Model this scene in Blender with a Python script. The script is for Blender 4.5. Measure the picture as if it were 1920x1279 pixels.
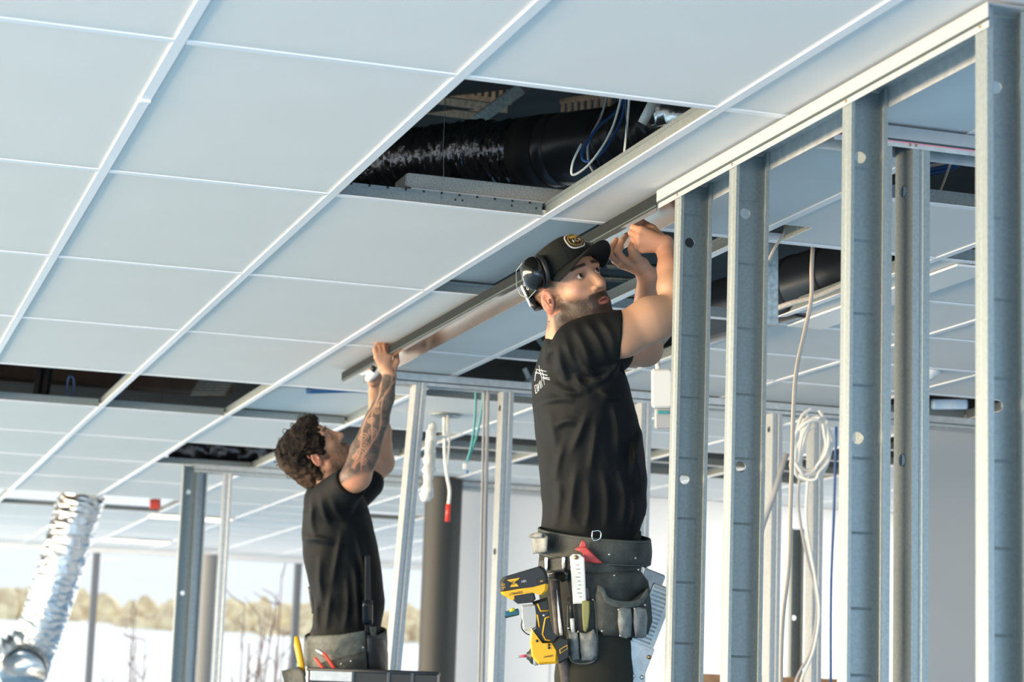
import bpy, math, random
import numpy as np
from mathutils import Vector, Matrix

for o in list(bpy.data.objects):
    bpy.data.objects.remove(o)
SC = bpy.context.scene
COL = SC.collection
random.seed(7)
RNG = np.random.default_rng(11)

# ------------------------------------------------------------------ camera
FPX, YAW, PITCH, ROLL = 4043.9, .306228732, .165301097, .0350981122   # focal length for a 1920 px wide frame
CZ = 1.6                      # eye height above the floor
H = 2.905                     # underside of the ceiling grid
_f = np.array([math.sin(YAW) * math.cos(PITCH), math.cos(YAW) * math.cos(PITCH), math.sin(PITCH)])
_r0 = np.array([math.cos(YAW), -math.sin(YAW), 0])
_u0 = np.cross(_r0, _f)
CR = math.cos(ROLL) * _r0 + math.sin(ROLL) * _u0
CU = -math.sin(ROLL) * _r0 + math.cos(ROLL) * _u0
CW = _f
CC = np.array([0, 0, CZ])
cam = bpy.data.cameras.new('camera')
cam.sensor_width = 36
cam.lens = FPX * 36 / 1920
cam.clip_end = 600
cam.dof.use_dof = True
cam.dof.focus_distance = 5.75
cam.dof.aperture_fstop = 5.0
camo = bpy.data.objects.new('camera', cam)
M = Matrix.Identity(4)
for i in range(3):
    M[i][0], M[i][1], M[i][2], M[i][3] = CR[i], CU[i], -CW[i], CC[i]
camo.matrix_world = M
COL.objects.link(camo)
SC.camera = camo

# ------------------------------------------------------------------ world, sun, window daylight
world = bpy.data.worlds.new('sky')
SC.world = world
world.use_nodes = True
bg = world.node_tree.nodes['Background']
bg.inputs['Color'].default_value = (0.86, 0.94, 1.0, 1)
bg.inputs['Strength'].default_value = 1.12

sun = bpy.data.lights.new('sun', 'SUN')
sun.energy = 2.6
sun.angle = math.radians(1.5)
sun.color = (1.0, .93, .82)
suno = bpy.data.objects.new('sun', sun)
suno.rotation_euler = Vector((-.55, -.75, -.42)).to_track_quat('-Z', 'Y').to_euler()
COL.objects.link(suno)

def area(name, loc, target, sx, sy, power, col, spread=180):
    l = bpy.data.lights.new(name, 'AREA')
    l.shape = 'RECTANGLE'; l.size = sx; l.size_y = sy
    l.energy = power; l.color = col; l.spread = math.radians(spread)
    o = bpy.data.objects.new(name, l)
    o.location = loc
    o.rotation_euler = (Vector(target) - Vector(loc)).to_track_quat('-Z', 'Y').to_euler()
    COL.objects.link(o)
    return o
area('daylight_left_windows', (-8.8, 8.5, 1.85), (0, 8.5, 1.85), 26, 1.9, 3700, (1.0, .785, .53), 150)
area('daylight_rear_windows', (3.0, -4.0, 1.7), (3.0, 5, 1.2), 14, 2.2, 310, (.50, .75, 1.0), 170)
area('daylight_far_windows', (2.0, 20.6, 1.8), (2.0, 10, 1.8), 20, 1.9, 130, (1.0, .93, .84), 150)

area('fill_far_room', (6.3, 11.2, 2.88), (6.3, 11.4, 0), 1.2, .6, 90, (1.0, .97, .93), 180)  # added fill light that brightens the far partition, not a known lamp

SC.view_settings.view_transform = 'Standard'
SC.view_settings.look = 'None'
SC.view_settings.exposure = 0.0
SC.view_settings.gamma = 1.0
SC.view_settings.use_curve_mapping = False

# ------------------------------------------------------------------ picking points of the place from the photograph
def ray(px, py): return CW + CR * (px - 960) / FPX - CU * (py - 639.5) / FPX
def pz(px, py, z=H): d = ray(px, py); return CC + d * (z - CZ) / d[2]
def pX(px, py, x): d = ray(px, py); return CC + d * x / d[0]
def pY(px, py, y): d = ray(px, py); return CC + d * y / d[1]
def Q(px, py, D): return CC + ray(px, py) * D

# ------------------------------------------------------------------ materials
MATS = {}
def nd(nt, t, **k):
    n = nt.nodes.new(t)
    for a, v in k.items(): setattr(n, a, v)
    return n
def mat(name, col, rough=.5, metal=0., noise=0., nscale=20., bump=0., bscale=200., emit=None, est=1., spec=.5,
        col2=None, stretch=None, alpha=None, trans=0., coat=0., sheen=0.):
    m = bpy.data.materials.new(name); m.use_nodes = True
    nt = m.node_tree; b = nt.nodes['Principled BSDF']
    b.inputs['Base Color'].default_value = (*col, 1)
    b.inputs['Roughness'].default_value = rough
    b.inputs['Metallic'].default_value = metal
    b.inputs['Specular IOR Level'].default_value = spec
    b.inputs['Coat Weight'].default_value = coat
    b.inputs['Sheen Weight'].default_value = sheen
    b.inputs['Transmission Weight'].default_value = trans
    tc = nd(nt, 'ShaderNodeTexCoord')
    src = tc.outputs['Object']
    if stretch:
        mp = nd(nt, 'ShaderNodeMapping'); mp.inputs['Scale'].default_value = stretch
        nt.links.new(src, mp.inputs['Vector']); src = mp.outputs['Vector']
    if noise or col2:
        n = nd(nt, 'ShaderNodeTexNoise'); n.inputs['Scale'].default_value = nscale; n.inputs['Detail'].default_value = 5
        nt.links.new(src, n.inputs['Vector'])
        r = nd(nt, 'ShaderNodeValToRGB')
        c2 = col2 if col2 else tuple(max(0, c * (1 - noise)) for c in col)
        c1 = col if col2 else tuple(min(1, c * (1 + noise)) for c in col)
        r.color_ramp.elements[0].position = .32; r.color_ramp.elements[1].position = .68
        r.color_ramp.elements[0].color = (*c2, 1); r.color_ramp.elements[1].color = (*c1, 1)
        nt.links.new(n.outputs['Fac'], r.inputs['Fac']); nt.links.new(r.outputs['Color'], b.inputs['Base Color'])
    if bump:
        n2 = nd(nt, 'ShaderNodeTexNoise'); n2.inputs['Scale'].default_value = bscale; n2.inputs['Detail'].default_value = 4
        nt.links.new(src, n2.inputs['Vector'])
        bm_ = nd(nt, 'ShaderNodeBump'); bm_.inputs['Strength'].default_value = bump; bm_.inputs['Distance'].default_value = .004
        nt.links.new(n2.outputs['Fac'], bm_.inputs['Height']); nt.links.new(bm_.outputs['Normal'], b.inputs['Normal'])
    if emit:
        b.inputs['Emission Color'].default_value = (*emit, 1); b.inputs['Emission Strength'].default_value = est
    MATS[name] = m
    return m

mat('tile', (.795, .785, .765), .85, noise=.012, nscale=3, bump=.15, bscale=500)
mat('tile_edge', (.62, .58, .48), .95, noise=.2, nscale=160, bump=.5, bscale=300)
mat('tbar_white', (.86, .88, .91), .35)
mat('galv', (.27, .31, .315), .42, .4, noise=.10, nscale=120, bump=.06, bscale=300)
mat('galv_far_lit', (.44, .46, .46), .42, .35, noise=.08, nscale=60)  # lighter copy of galv: window light on the far studs put into the colour
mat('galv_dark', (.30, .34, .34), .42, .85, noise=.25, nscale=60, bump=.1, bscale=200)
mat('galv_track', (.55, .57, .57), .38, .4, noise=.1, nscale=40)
mat('white_strip', (.40, .41, .415), .5)
mat('dark_strip', (.018, .023, .025), .75, 0, spec=.08, noise=.1, nscale=30)
mat('seal', (.05, .075, .08), .8)
mat('shiny_track', (.70, .63, .57), .17, 1.0, noise=.12, nscale=3, stretch=(1, .25, 1))
mat('pink', (.85, .35, .42), .6)
mat('screw', (.35, .25, .12), .35, .8)
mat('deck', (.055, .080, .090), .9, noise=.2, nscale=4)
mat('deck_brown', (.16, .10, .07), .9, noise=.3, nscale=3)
mat('floor', (.18, .37, .58), .7, noise=.06, nscale=2)
mat('snow', (.93, .95, .97), .9, bump=.3, bscale=2)
mat('bush', (.86, .66, .44), .95, noise=.35, nscale=1.2)
mat('twig', (.22, .15, .13), .9)
mat('foil', (.74, .77, .80), .30, 1.0, bump=.5, bscale=60)
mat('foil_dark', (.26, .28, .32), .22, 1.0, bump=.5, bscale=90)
mat('black_duct', (.055, .060, .066), .30, .4)
mat('black_band', (.012, .012, .014), .6)
mat('tray', (.46, .40, .33), .4, .8, noise=.25, nscale=60)
mat('insul', (.52, .50, .45), .95, noise=.25, nscale=240, bump=.6, bscale=260)
mat('cable_white', (.78, .77, .73), .45)
mat('cable_beige', (.58, .50, .42), .5)
mat('cable_blue', (.02, .09, .27), .4)
mat('cable_teal', (.05, .30, .32), .45)
mat('cable_grey', (.42, .42, .43), .5)
mat('red_plastic', (.75, .05, .03), .4)
mat('red_dark', (.42, .05, .05), .5, noise=.3, nscale=40)
mat('wall_grey', (.50, .51, .51), .85, noise=.02, nscale=2)
mat('wall_light', (.86, .88, .90), .85, noise=.02, nscale=2)
mat('wall_white', (.85, .86, .87), .85)
mat('column_dark', (.028, .031, .032), .55)
mat('column_grey', (.30, .29, .28), .6)
mat('mullion', (.20, .21, .23), .5, .3)
mat('frame_white', (.85, .86, .88), .5)
mat('lamp', (1, .9, .75), .5, emit=(1.0, .84, .60), est=2.2)
mat('lamp_off', (.86, .86, .84), .4)
mat('timber', (.42, .24, .13), .7, noise=.2, nscale=20)
mat('alu', (.60, .61, .61), .38, .85, noise=.12, nscale=50, bump=.1, bscale=120)
mat('plastic_white', (.78, .78, .76), .4)
mat('plastic_black', (.018, .019, .021), .42)
mat('blue_paint', (.05, .22, .48), .5)
mat('blue_film', (.16, .40, .66), .45, col2=(.62, .72, .82), nscale=6)

# ------------------------------------------------------------------ mesh helpers
class MB:
    """collects boxes, tubes, prisms and lathes; build() links them as one mesh object"""
    def __init__(s): s.v = []; s.f = []; s.sm = []
    def add(s, v, f, smooth=False):
        n = len(s.v); s.v += [tuple(map(float, p)) for p in v]; s.f += [tuple(n + i for i in q) for q in f]
        s.sm += [smooth] * len(f); return s
    def box(s, lo, hi):
        (a, b, c), (d, e, g) = lo, hi
        return s.add([(a, b, c), (d, b, c), (d, e, c), (a, e, c), (a, b, g), (d, b, g), (d, e, g), (a, e, g)],
                     [(0, 3, 2, 1), (4, 5, 6, 7), (0, 1, 5, 4), (1, 2, 6, 5), (2, 3, 7, 6), (3, 0, 4, 7)])
    def obox(s, c, ax, ay, az, hx, hy, hz, bev=0):
        c, ax, ay, az = (np.array(q, float) for q in (c, ax, ay, az))
        if not bev:
            v = [c + ax * (i * hx) + ay * (j * hy) + az * (k * hz) for k in (-1, 1) for (i, j) in ((-1, -1), (1, -1), (1, 1), (-1, 1))]
            return s.add(v, [(0, 3, 2, 1), (4, 5, 6, 7), (0, 1, 5, 4), (1, 2, 6, 5), (2, 3, 7, 6), (3, 0, 4, 7)])
        b = bev
        ring = [(-hx + b, -hy), (hx - b, -hy), (hx, -hy + b), (hx, hy - b), (hx - b, hy), (-hx + b, hy), (-hx, hy - b), (-hx, -hy + b)]
        lv = [(-hz, 1 - b / max(hx, hy)), (-hz + b, 1), (hz - b, 1), (hz, 1 - b / max(hx, hy))]
        v = [c + ax * (x * k) + ay * (y * k) + az * z for z, k in lv for x, y in ring]
        f = [tuple(range(7, -1, -1)), tuple(24 + i for i in range(8))]
        for l in range(3):
            for i in range(8): f.append((l * 8 + i, l * 8 + (i + 1) % 8, l * 8 + 8 + (i + 1) % 8, l * 8 + 8 + i))
        return s.add(v, f)
    def tube(s, pts, r, n=10, cap=True, smooth=True, ell=None):
        P = [np.array(p, float) for p in pts]; N = len(P)
        R = list(r) if hasattr(r, '__len__') else [r] * N
        T = []
        for i in range(N):
            t = P[min(i + 1, N - 1)] - P[max(i - 1, 0)]; T.append(t / (np.linalg.norm(t) + 1e-12))
        up = np.array([0, 0, 1.]) if abs(T[0][2]) < .9 else np.array([1., 0, 0])
        if ell is not None: up = np.array(ell[0], float)
        a = np.cross(T[0], up); a /= np.linalg.norm(a); v = []
        k = ell[1] if ell is not None else 1.
        for i in range(N):
            a = a - T[i] * np.dot(a, T[i]); a /= np.linalg.norm(a); b = np.cross(T[i], a)
            for j in range(n):
                t = 2 * math.pi * j / n
                v.append(P[i] + (a * math.cos(t) * k + b * math.sin(t)) * R[i])
        f = [(i * n + j, i * n + (j + 1) % n, i * n + n + (j + 1) % n, i * n + n + j) for i in range(N - 1) for j in range(n)]
        if cap: f += [tuple(range(n - 1, -1, -1)), tuple((N - 1) * n + j for j in range(n))]
        return s.add(v, f, smooth)
    def prism(s, poly, o, ax, ay, az, h):
        """polygon (x, y) in the frame o, ax, ay, extruded by h along az"""
        o, ax, ay, az = (np.array(q, float) for q in (o, ax, ay, az)); n = len(poly)
        v = [o + ax * x + ay * y for x, y in poly] + [o + ax * x + ay * y + az * h for x, y in poly]
        f = [tuple(range(n - 1, -1, -1)), tuple(range(n, 2 * n))] + [(i, (i + 1) % n, n + (i + 1) % n, n + i) for i in range(n)]
        return s.add(v, f)
    def lathe(s, prof, o, ax, ay, az, n=24, smooth=True):
        """profile (r, h) turned about az"""
        o, ax, ay, az = (np.array(q, float) for q in (o, ax, ay, az)); m = len(prof)
        v = [o + az * h + (ax * math.cos(2 * math.pi * j / n) + ay * math.sin(2 * math.pi * j / n)) * r for r, h in prof for j in range(n)]
        f = [(i * n + j, i * n + (j + 1) % n, i * n + n + (j + 1) % n, i * n + n + j) for i in range(m - 1) for j in range(n)]
        return s.add(v, f, smooth)
    def grid(s, fn, nu, nv, smooth=True, wrap=False):
        v = [fn(i / nu, j / nv) for i in range(nu + 1) for j in range(nv + 1)]
        f = [(i * (nv + 1) + j, i * (nv + 1) + j + 1, (i + 1) * (nv + 1) + j + 1, (i + 1) * (nv + 1) + j) for i in range(nu) for j in range(nv)]
        return s.add(v, f, smooth)
    def mesh(s, name):
        me = bpy.data.meshes.new(name); me.from_pydata(s.v, [], s.f)
        me.polygons.foreach_set('use_smooth', s.sm); me.update(); return me
    def build(s, name, material, parent=None, solid=0, bevel=0, sub=0):
        o = bpy.data.objects.new(name, s.mesh(name)); COL.objects.link(o)
        o.data.materials.append(MATS[material] if isinstance(material, str) else material)
        if solid:
            m = o.modifiers.new('solid', 'SOLIDIFY'); m.thickness = solid; m.offset = 0
        if bevel:
            m = o.modifiers.new('bevel', 'BEVEL'); m.width = bevel; m.segments = 2; m.limit_method = 'ANGLE'
        if sub:
            m = o.modifiers.new('sub', 'SUBSURF'); m.levels = sub; m.render_levels = sub
        if parent is not None: adopt(o, parent)
        return o
def adopt(o, parent):
    o.parent = parent
    o.matrix_parent_inverse = Matrix.Translation(Vector(parent.location)).inverted() if parent.type == 'EMPTY' else Matrix.Identity(4)
def tag(o, label, cat, group=None):
    o['label'] = label; o['category'] = cat
    if group: o['group'] = group
    return o
def struct(o): o['kind'] = 'structure'; return o
def thing(name, label, cat, loc=(0, 0, 0), group=None):
    o = bpy.data.objects.new(name, None); COL.objects.link(o); o.location = tuple(map(float, loc)); o.empty_display_size = .05
    return tag(o, label, cat, group)
def linkcopy(src, parent=None, loc=None):
    c = src.copy(); COL.objects.link(c)
    if parent is not None: c.parent = parent
    if loc is not None: c.location = loc
    return c
def smoothpts(pts, n=8):
    """Catmull-Rom through pts"""
    P = [np.array(p, float) for p in pts]; P = [2 * P[0] - P[1]] + P + [2 * P[-1] - P[-2]]; out = []
    for i in range(1, len(P) - 2):
        a, b, c, d = P[i - 1:i + 3]
        for k in range(n):
            t = k / n
            out.append(.5 * ((2 * b) + (c - a) * t + (2 * a - 5 * b + 4 * c - d) * t * t + (3 * b - a - 3 * c + d) * t ** 3))
    out.append(P[-2]); return out
X_, Y_, Z_ = np.eye(3)

# ================================================================== the shell
X0, Y0, TX, TY = .614, 4.268, .6, 1.2          # ceiling grid: lines x = X0 + TX i, y = Y0 + TY j
gx = lambda i: X0 + TX * i
gy = lambda j: Y0 + TY * j
I0, I1, J0, J1 = -2, 15, -2, 14                # built cells
YF = 20.9                                      # far window facade
struct(MB().box((-9, -5, -.2), (16, YF, 0)).build('floor', 'floor'))
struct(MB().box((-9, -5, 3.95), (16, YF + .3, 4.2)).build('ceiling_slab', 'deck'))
# ceiling: the mesh is the margin beyond the tiled field, its children are tiles and bars
cm = MB()
cm.box((-6.4, -4, H + .004), (gx(I0), YF, H + .02))
cm.box((gx(I0), -4, H + .004), (16, gy(J0), H + .02))
cm.box((gx(I1), gy(J0), H + .004), (16, YF, H + .02))
ceiling = struct(cm.build('ceiling', 'tile'))
tile_full = MB().box((.0015, .0015, 0), (TX - .0015, TY - .0015, .018)).mesh('ceiling_tile')
tile_half = MB().box((.0015, .0015, 0), (TX - .0015, TY / 2 - .0015, .018)).mesh('ceiling_tile')
tile_end = MB().box((.0015, .0015, 0), (TX - .0015, YF - gy(J1 - 1) - .01, .018)).mesh('ceiling_tile')
for m_ in (tile_full, tile_half, tile_end): m_.materials.append(MATS['tile'])
def put(me, name, loc, parent, rot=None):
    o = bpy.data.objects.new(name, me); COL.objects.link(o); o.parent = parent; o.location = loc
    if rot: o.rotation_euler = rot
    return o
OPEN = {(1, 0), (2, 1), (3, 1), (3, 2), (3, 3), (0, 4), (1, 4), (2, 4), (2, 6), (1, 9), (2, 9), (4, 5), (3, 5), (5, 5), (6, 5), (7, 5),
        (0, 9), (-1, 4), (7, 4)}
HALF_OPEN = {(3, 0, 0), (4, 0, 1), (6, 3, 0), (7, 3, 0), (5, 9, 0)}
CUT = (3, 0, 1)
def halved(i, j): return i >= 4 or (i, j) in ((3, 0),)
for i in range(I0, I1):
    for j in range(J0, J1):
        if (i, j) in OPEN: continue
        if halved(i, j):
            for k in (0, 1):
                if (i, j, k) in HALF_OPEN or (i, j, k) == CUT: continue
                put(tile_half, 'ceiling_tile', (gx(i), gy(j) + k * TY / 2, H + .004), ceiling)
        else:
            put(tile_full if j < J1 - 1 else tile_end, 'ceiling_tile', (gx(i), gy(j), H + .004), ceiling)
# tile with a rectangular cut-out in its corner
cx0, cx1, cy0, cy1 = gx(3) + .012, gx(3) + .105, gy(0) + 1.0, gy(1) - .02
ct = MB()
xa, xb, ya, yb, za, zb = gx(3), gx(4), gy(0) + TY / 2, gy(1), H + .004, H + .022
ct.box((xa, ya, za), (xb, cy0, zb)); ct.box((cx1, cy0, za), (xb, yb, zb)); ct.box((xa, cy0, za), (cx0, cy1, zb)); ct.box((xa, cy1, za), (cx1, yb, zb))
o = ct.build('ceiling_tile', 'tile', ceiling)
o['label'] = 'white ceiling tile with a rectangular cut-out in its corner'
em = MB()
em.box((cx1 - .004, cy0, za + .002), (cx1 + .001, cy1, zb + .03)); em.box((cx0, cy0 - .001, za + .002), (cx1, cy0 + .003, zb + .03))
em.build('cut_edge', 'tile_edge', ceiling)
# T-bars: white flange, galvanised web with a bulb
def tbar(x, y, L, along, w=.024):
    a = MB(); b = MB(); h = w / 2
    if along == 'y':
        a.box((x - h, y, H), (x + h, y + L, H + .0035)); b.box((x - .0015, y, H + .0035), (x + .0015, y + L, H + .034)); b.box((x - .004, y, H + .034), (x + .004, y + L, H + .044))
    else:
        a.box((x, y - h, H + .0004), (x + L, y + h, H + .0037)); b.box((x, y - .0015, H + .0037), (x + L, y + .0015, H + .031)); b.box((x, y - .004, H + .031), (x + L, y + .004, H + .040))
    return a, b
for i in range(I0, I1 + 1):
    a, b = tbar(gx(i), gy(J0), YF - gy(J0), 'y')
    r_ = a.build('main_runner', 'tbar_white', ceiling); b.build('runner_web', 'galv', r_)
tee_a, tee_b = tbar(.013, 0, TX - .026, 'x')
ta, tb = tee_a.mesh('cross_tee'), tee_b.mesh('tee_web'); ta.materials.append(MATS['tbar_white']); tb.materials.append(MATS['galv'])
def tee(i, y):
    t = put(ta, 'cross_tee', (gx(i), y, -.0), ceiling); put(tb, 'tee_web', (0, 0, 0), t)
SKIP_T = {(1, 0.5)}
for i in range(I0, I1):
    for j in range(J0, J1):
        tee(i, gy(j))
        if halved(i, j): tee(i, gy(j) + TY / 2)
# punched holes and hanger wire on the open bay nearest the camera
hm = MB()
for k in range(22):
    x = gx(1) + .05 + k * .025
    if k % 2 == 0: hm.obox((x, gy(1) - .0062, H + .0365), X_, Z_, Y_, .0028, .0028, .0006)
for x in (gx(1) + .34, gx(1) + .36, gx(1) + .50, gx(1) + .57): hm.obox((x, gy(1) - .0018, H + .024), X_, Z_, Y_, .0022, .003, .0006)
hm.build('punched_holes', 'black_band', ceiling)
wm = MB()
for (x, y) in ((gx(1) + .30, gy(1) - .002), (gx(1) + .02, gy(0) + .45), (gx(2), gy(0) + .6)):
    wm.tube([(x, y, H + .02), (x + .004, y - .002, H + .09), (x, y, H + .16), (x + .002, y, 3.95)], .0011, 6)
wm.build('hanger_wire', 'galv_dark', ceiling)
# small clip on a runner
clip = MB().obox((gx(0), gy(0) + .47, H - .003), X_, Y_, Z_, .011, .006, .004).build('runner_clip', 'tbar_white', ceiling)

# ---------------------------------------------------------------- facade, far walls, snow outside
w1 = MB()
w1.box((-9, YF, 2.86), (16, YF + .12, 2.93))
w1.box((-9, YF, -.2), (16, YF + .12, .45))
facade = struct(w1.build('window_1', 'frame_white'))
for k, x in enumerate((-6.2, -3.3, -.45, 2.53, 4.50, 7.4, 10.2, 13)):
    MB().box((x - .03, YF + .01, .45), (x + .03, YF + .11, 2.86)).build('mullion', 'mullion' if x in (2.53, 4.50) else 'frame_white', facade)
gm = bpy.data.materials.new('window_glass'); gm.use_nodes = True; MATS['window_glass'] = gm
nt = gm.node_tree; nt.nodes.clear()
og = nd(nt, 'ShaderNodeOutputMaterial'); mx = nd(nt, 'ShaderNodeMixShader'); tr = nd(nt, 'ShaderNodeBsdfTransparent'); gl = nd(nt, 'ShaderNodeBsdfGlossy')
gl.inputs['Roughness'].default_value = .02; mx.inputs[0].default_value = .06
nt.links.new(tr.outputs[0], mx.inputs[1]); nt.links.new(gl.outputs[0], mx.inputs[2]); nt.links.new(mx.outputs[0], og.inputs[0])
xs = (-9, -6.2, -3.3, -.45, 2.53, 4.50, 7.4, 10.2, 13, 16)
for a, b in zip(xs[:-1], xs[1:]):
    MB().add([(a, YF + .06, .45), (b, YF + .06, .45), (b, YF + .06, 2.86), (a, YF + .06, 2.86)], [(0, 1, 2, 3)]).build('pane', 'window_glass', facade)

g = MB()
def gz(u, v):
    x = -200 + 420 * u; y = YF + .4 + 260 * v
    z = -.3 + 7.7 * (1 / (1 + math.exp(-(y - 95) / 18))) + .5 * math.sin(x * .05 + y * .03)
    return (x, y, z)
g.grid(gz, 60, 60)
struct(g.build('ground_snow', 'snow'))
for s, (xa, xb, ya, yb) in (('left', (-80, -9, -60, YF + .4)), ('rear', (-80, 60, -60, -5))):
    struct(MB().box((xa, ya, -.6), (xb, yb, -.3)).build('ground_' + s, 'snow'))
struct(MB().box((16, -5, -.2), (16.2, YF, 4.2)).build('wall_right', 'wall_light'))
# light partition standing behind the far frame, dark round column before it
WY = 12.75
struct(MB().box((3.74, WY, 0), (12, WY + .12, H + .001)).build('wall_partition', 'wall_light'))
struct(MB().box((4.57, 8.55, 0), (9.0, 8.67, H - .01)).build('wall_lining', 'wall_grey'))

# ================================================================== stud walls
WX0, WX1 = 1.965, 2.062        # the wall line that runs away from the camera
ZT = H - .003
def channel(mb, a, b, z0, drop, axis, p0, p1, t=.0012):
    """upside-down U channel: web at z0, two flanges down by drop; across from a to b, along axis from p0 to p1"""
    def bx(u0, u1, z_0, z_1):
        if axis == 'y': mb.box((u0, p0, z_0), (u1, p1, z_1))
        else: mb.box((p0, u0, z_0), (p1, u1, z_1))
    bx(a, b, z0 - t, z0); bx(a, a + t, z0 - drop, z0 - t); bx(b - t, b, z0 - drop, z0 - t)
def track(label, axis, p0, p1, a, b, outer='white_strip', inner='galv_track', pink=False, screws=(), cat='track', dz=0., group=None):
    mid = (p0 + p1) / 2
    t = thing('ceiling_track', label, cat, ((a + b) / 2, mid, H) if axis == 'y' else (mid, (a + b) / 2, H), group)
    z = ZT + dz
    m = MB(); channel(m, a, b, z, .029, axis, p0, p1, .0018); m.build('outer_channel', outer, t)
    m = MB(); channel(m, a + .004, b - .004, z - .002, .0445, axis, p0 + .004, p1 - .004); m.build('inner_channel', inner, t)
    m = MB()
    for q in (a + .0005, b - .0035): m.box((q, p0, z - .0335), (q + .003, p1, z - .0292)) if axis == 'y' else m.box((p0, q, z - .0335), (p1, q + .003, z - .0292))
    m.build('foam_seal', 'seal', t)
    if pink:
        m = MB(); y = a + .0036
        m.box((p0, y - .0008, z - .0365), (p1, y + .0008, z - .0335)) if axis == 'x' else m.box((y - .0008, p0, z - .0365), (y + .0008, p1, z - .0335))
        m.build('marking_line', 'pink', t)
    for s in screws:
        m = MB()
        if axis == 'y': m.lathe([(0, -.003), (.0026, -.0026), (.0036, 0)], (a + .004, s, z - .0385), Y_, Z_, X_, 10)
        else: m.lathe([(0, -.003), (.0026, -.0026), (.0036, 0)], (s, a + .004, z - .0385), X_, Z_, Y_, 10)
        m.build('screw', 'screw', t)
    return t
SY = [3.3935, 3.943, 4.536, 4.876]              # near edges of the four studs
track('white and steel top track above the bare studs, running from near corner to the hands', 'y', 3.380, 5.03, WX0, WX1,
      screws=[y + .02 for y in SY])
track('short white and steel track turning right at the near corner post', 'x', WX1 + .001, 3.4, 3.380, 3.473, pink=True, screws=(2.25,))
track('white track with pink line meeting the stud wall behind the second stud', 'x', WX1 + .002, 3.6, 4.216, 4.312, pink=True, screws=(2.255, 2.27))
track('dark steel track held up against the ceiling by the two workers', 'y', 5.034, 8.5, WX0, WX1 - .002, outer='dark_strip', inner='shiny_track', dz=-.006)
track('long pale track of the far stud wall behind the cap-wearing worker', 'x', 2.10, 5.6, 8.40, 8.49, outer='galv_track')
track('distant pale track over the far-left corner post', 'x', 2.04, 4.6, 12.52, 12.60, outer='galv_track')

def stud_mesh(width, depth, z0, z1, holes, ribs, lip=.007, hr=.0135):
    """C profile: web at y=depth (x from 0 to width), flanges from y=0 to depth, lips turned in at y=0; round holes in the web"""
    m = MB(); hs = sorted(holes)
    # web with holes
    x0, x1, xc = 0, width, width / 2
    z = z0; s = hr * 1.5; n = 20
    for hz in hs:
        if hz - s <= z or hz + s >= z1: continue
        m.add([(x0, depth, z), (x1, depth, z), (x1, depth, hz - s), (x0, depth, hz - s)], [(0, 1, 2, 3)])
        m.add([(x0, depth, hz - s), (xc - s, depth, hz - s), (xc - s, depth, hz + s), (x0, depth, hz + s)], [(0, 1, 2, 3)])
        m.add([(xc + s, depth, hz - s), (x1, depth, hz - s), (x1, depth, hz + s), (xc + s, depth, hz + s)], [(0, 1, 2, 3)])
        v = []
        for k in range(n):
            t = 2 * math.pi * k / n + math.pi / 4; c, d = math.cos(t), math.sin(t); q = s / max(abs(c), abs(d))
            v += [(xc + hr * c, depth, hz + hr * d), (xc + q * c, depth, hz + q * d)]
        m.add(v, [(2 * k, 2 * k + 1, (2 * k + 3) % (2 * n), (2 * k + 2) % (2 * n)) for k in range(n)])
        v = []
        for k in range(n):
            t = 2 * math.pi * k / n; v += [(xc + hr * math.cos(t), depth, hz + hr * math.sin(t)), (xc + hr * math.cos(t), depth + .003, hz + hr * math.sin(t))]
        m.add(v, [(2 * k, 2 * k + 1, (2 * k + 3) % (2 * n), (2 * k + 2) % (2 * n)) for k in range(n)])
        z = hz + s
    m.add([(x0, depth, z), (x1, depth, z), (x1, depth, z1), (x0, depth, z1)], [(0, 1, 2, 3)])
    # flanges with a shallow stiffening groove, and lips
    g = .0022
    for x, s in ((0, 1), (width, -1)):
        prof = [(x, depth), (x, depth * .62), (x + s * g, depth * .56), (x + s * g, depth * .44), (x, depth * .38), (x, 0), (x + s * lip, 0), (x + s * lip, .004)]
        v = [(a, b, zz) for zz in (z0, z1) for a, b in prof]; k = len(prof)
        m.add(v, [(i, i + 1, k + i + 1, k + i) for i in range(k - 1)])
    # embossed cross ribs
    for rz in ribs:
        x_a, x_b = .006, width - .010; y = depth - .0004
        m.add([(x_a, y, rz - .004), (x_b, y, rz - .004), (x_b, y - .0022, rz), (x_a, y - .0022, rz), (x_b, y, rz + .001), (x_a, y, rz + .001)],
              [(0, 1, 2, 3), (3, 2, 4, 5)])
    return m
def stud(label, loc, rotz=0, width=.0835, depth=.042, z0=0., z1=H - .008, holes=(), ribs=None, mat_='galv', lean=0., group=None, lip=.007):
    if ribs is None: ribs = np.arange(.32, z1, .1625)
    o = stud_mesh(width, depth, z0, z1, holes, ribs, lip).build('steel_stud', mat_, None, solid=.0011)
    o.location = loc; o.rotation_euler = (0, lean, rotz)
    return tag(o, label, 'stud', group)
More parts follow.
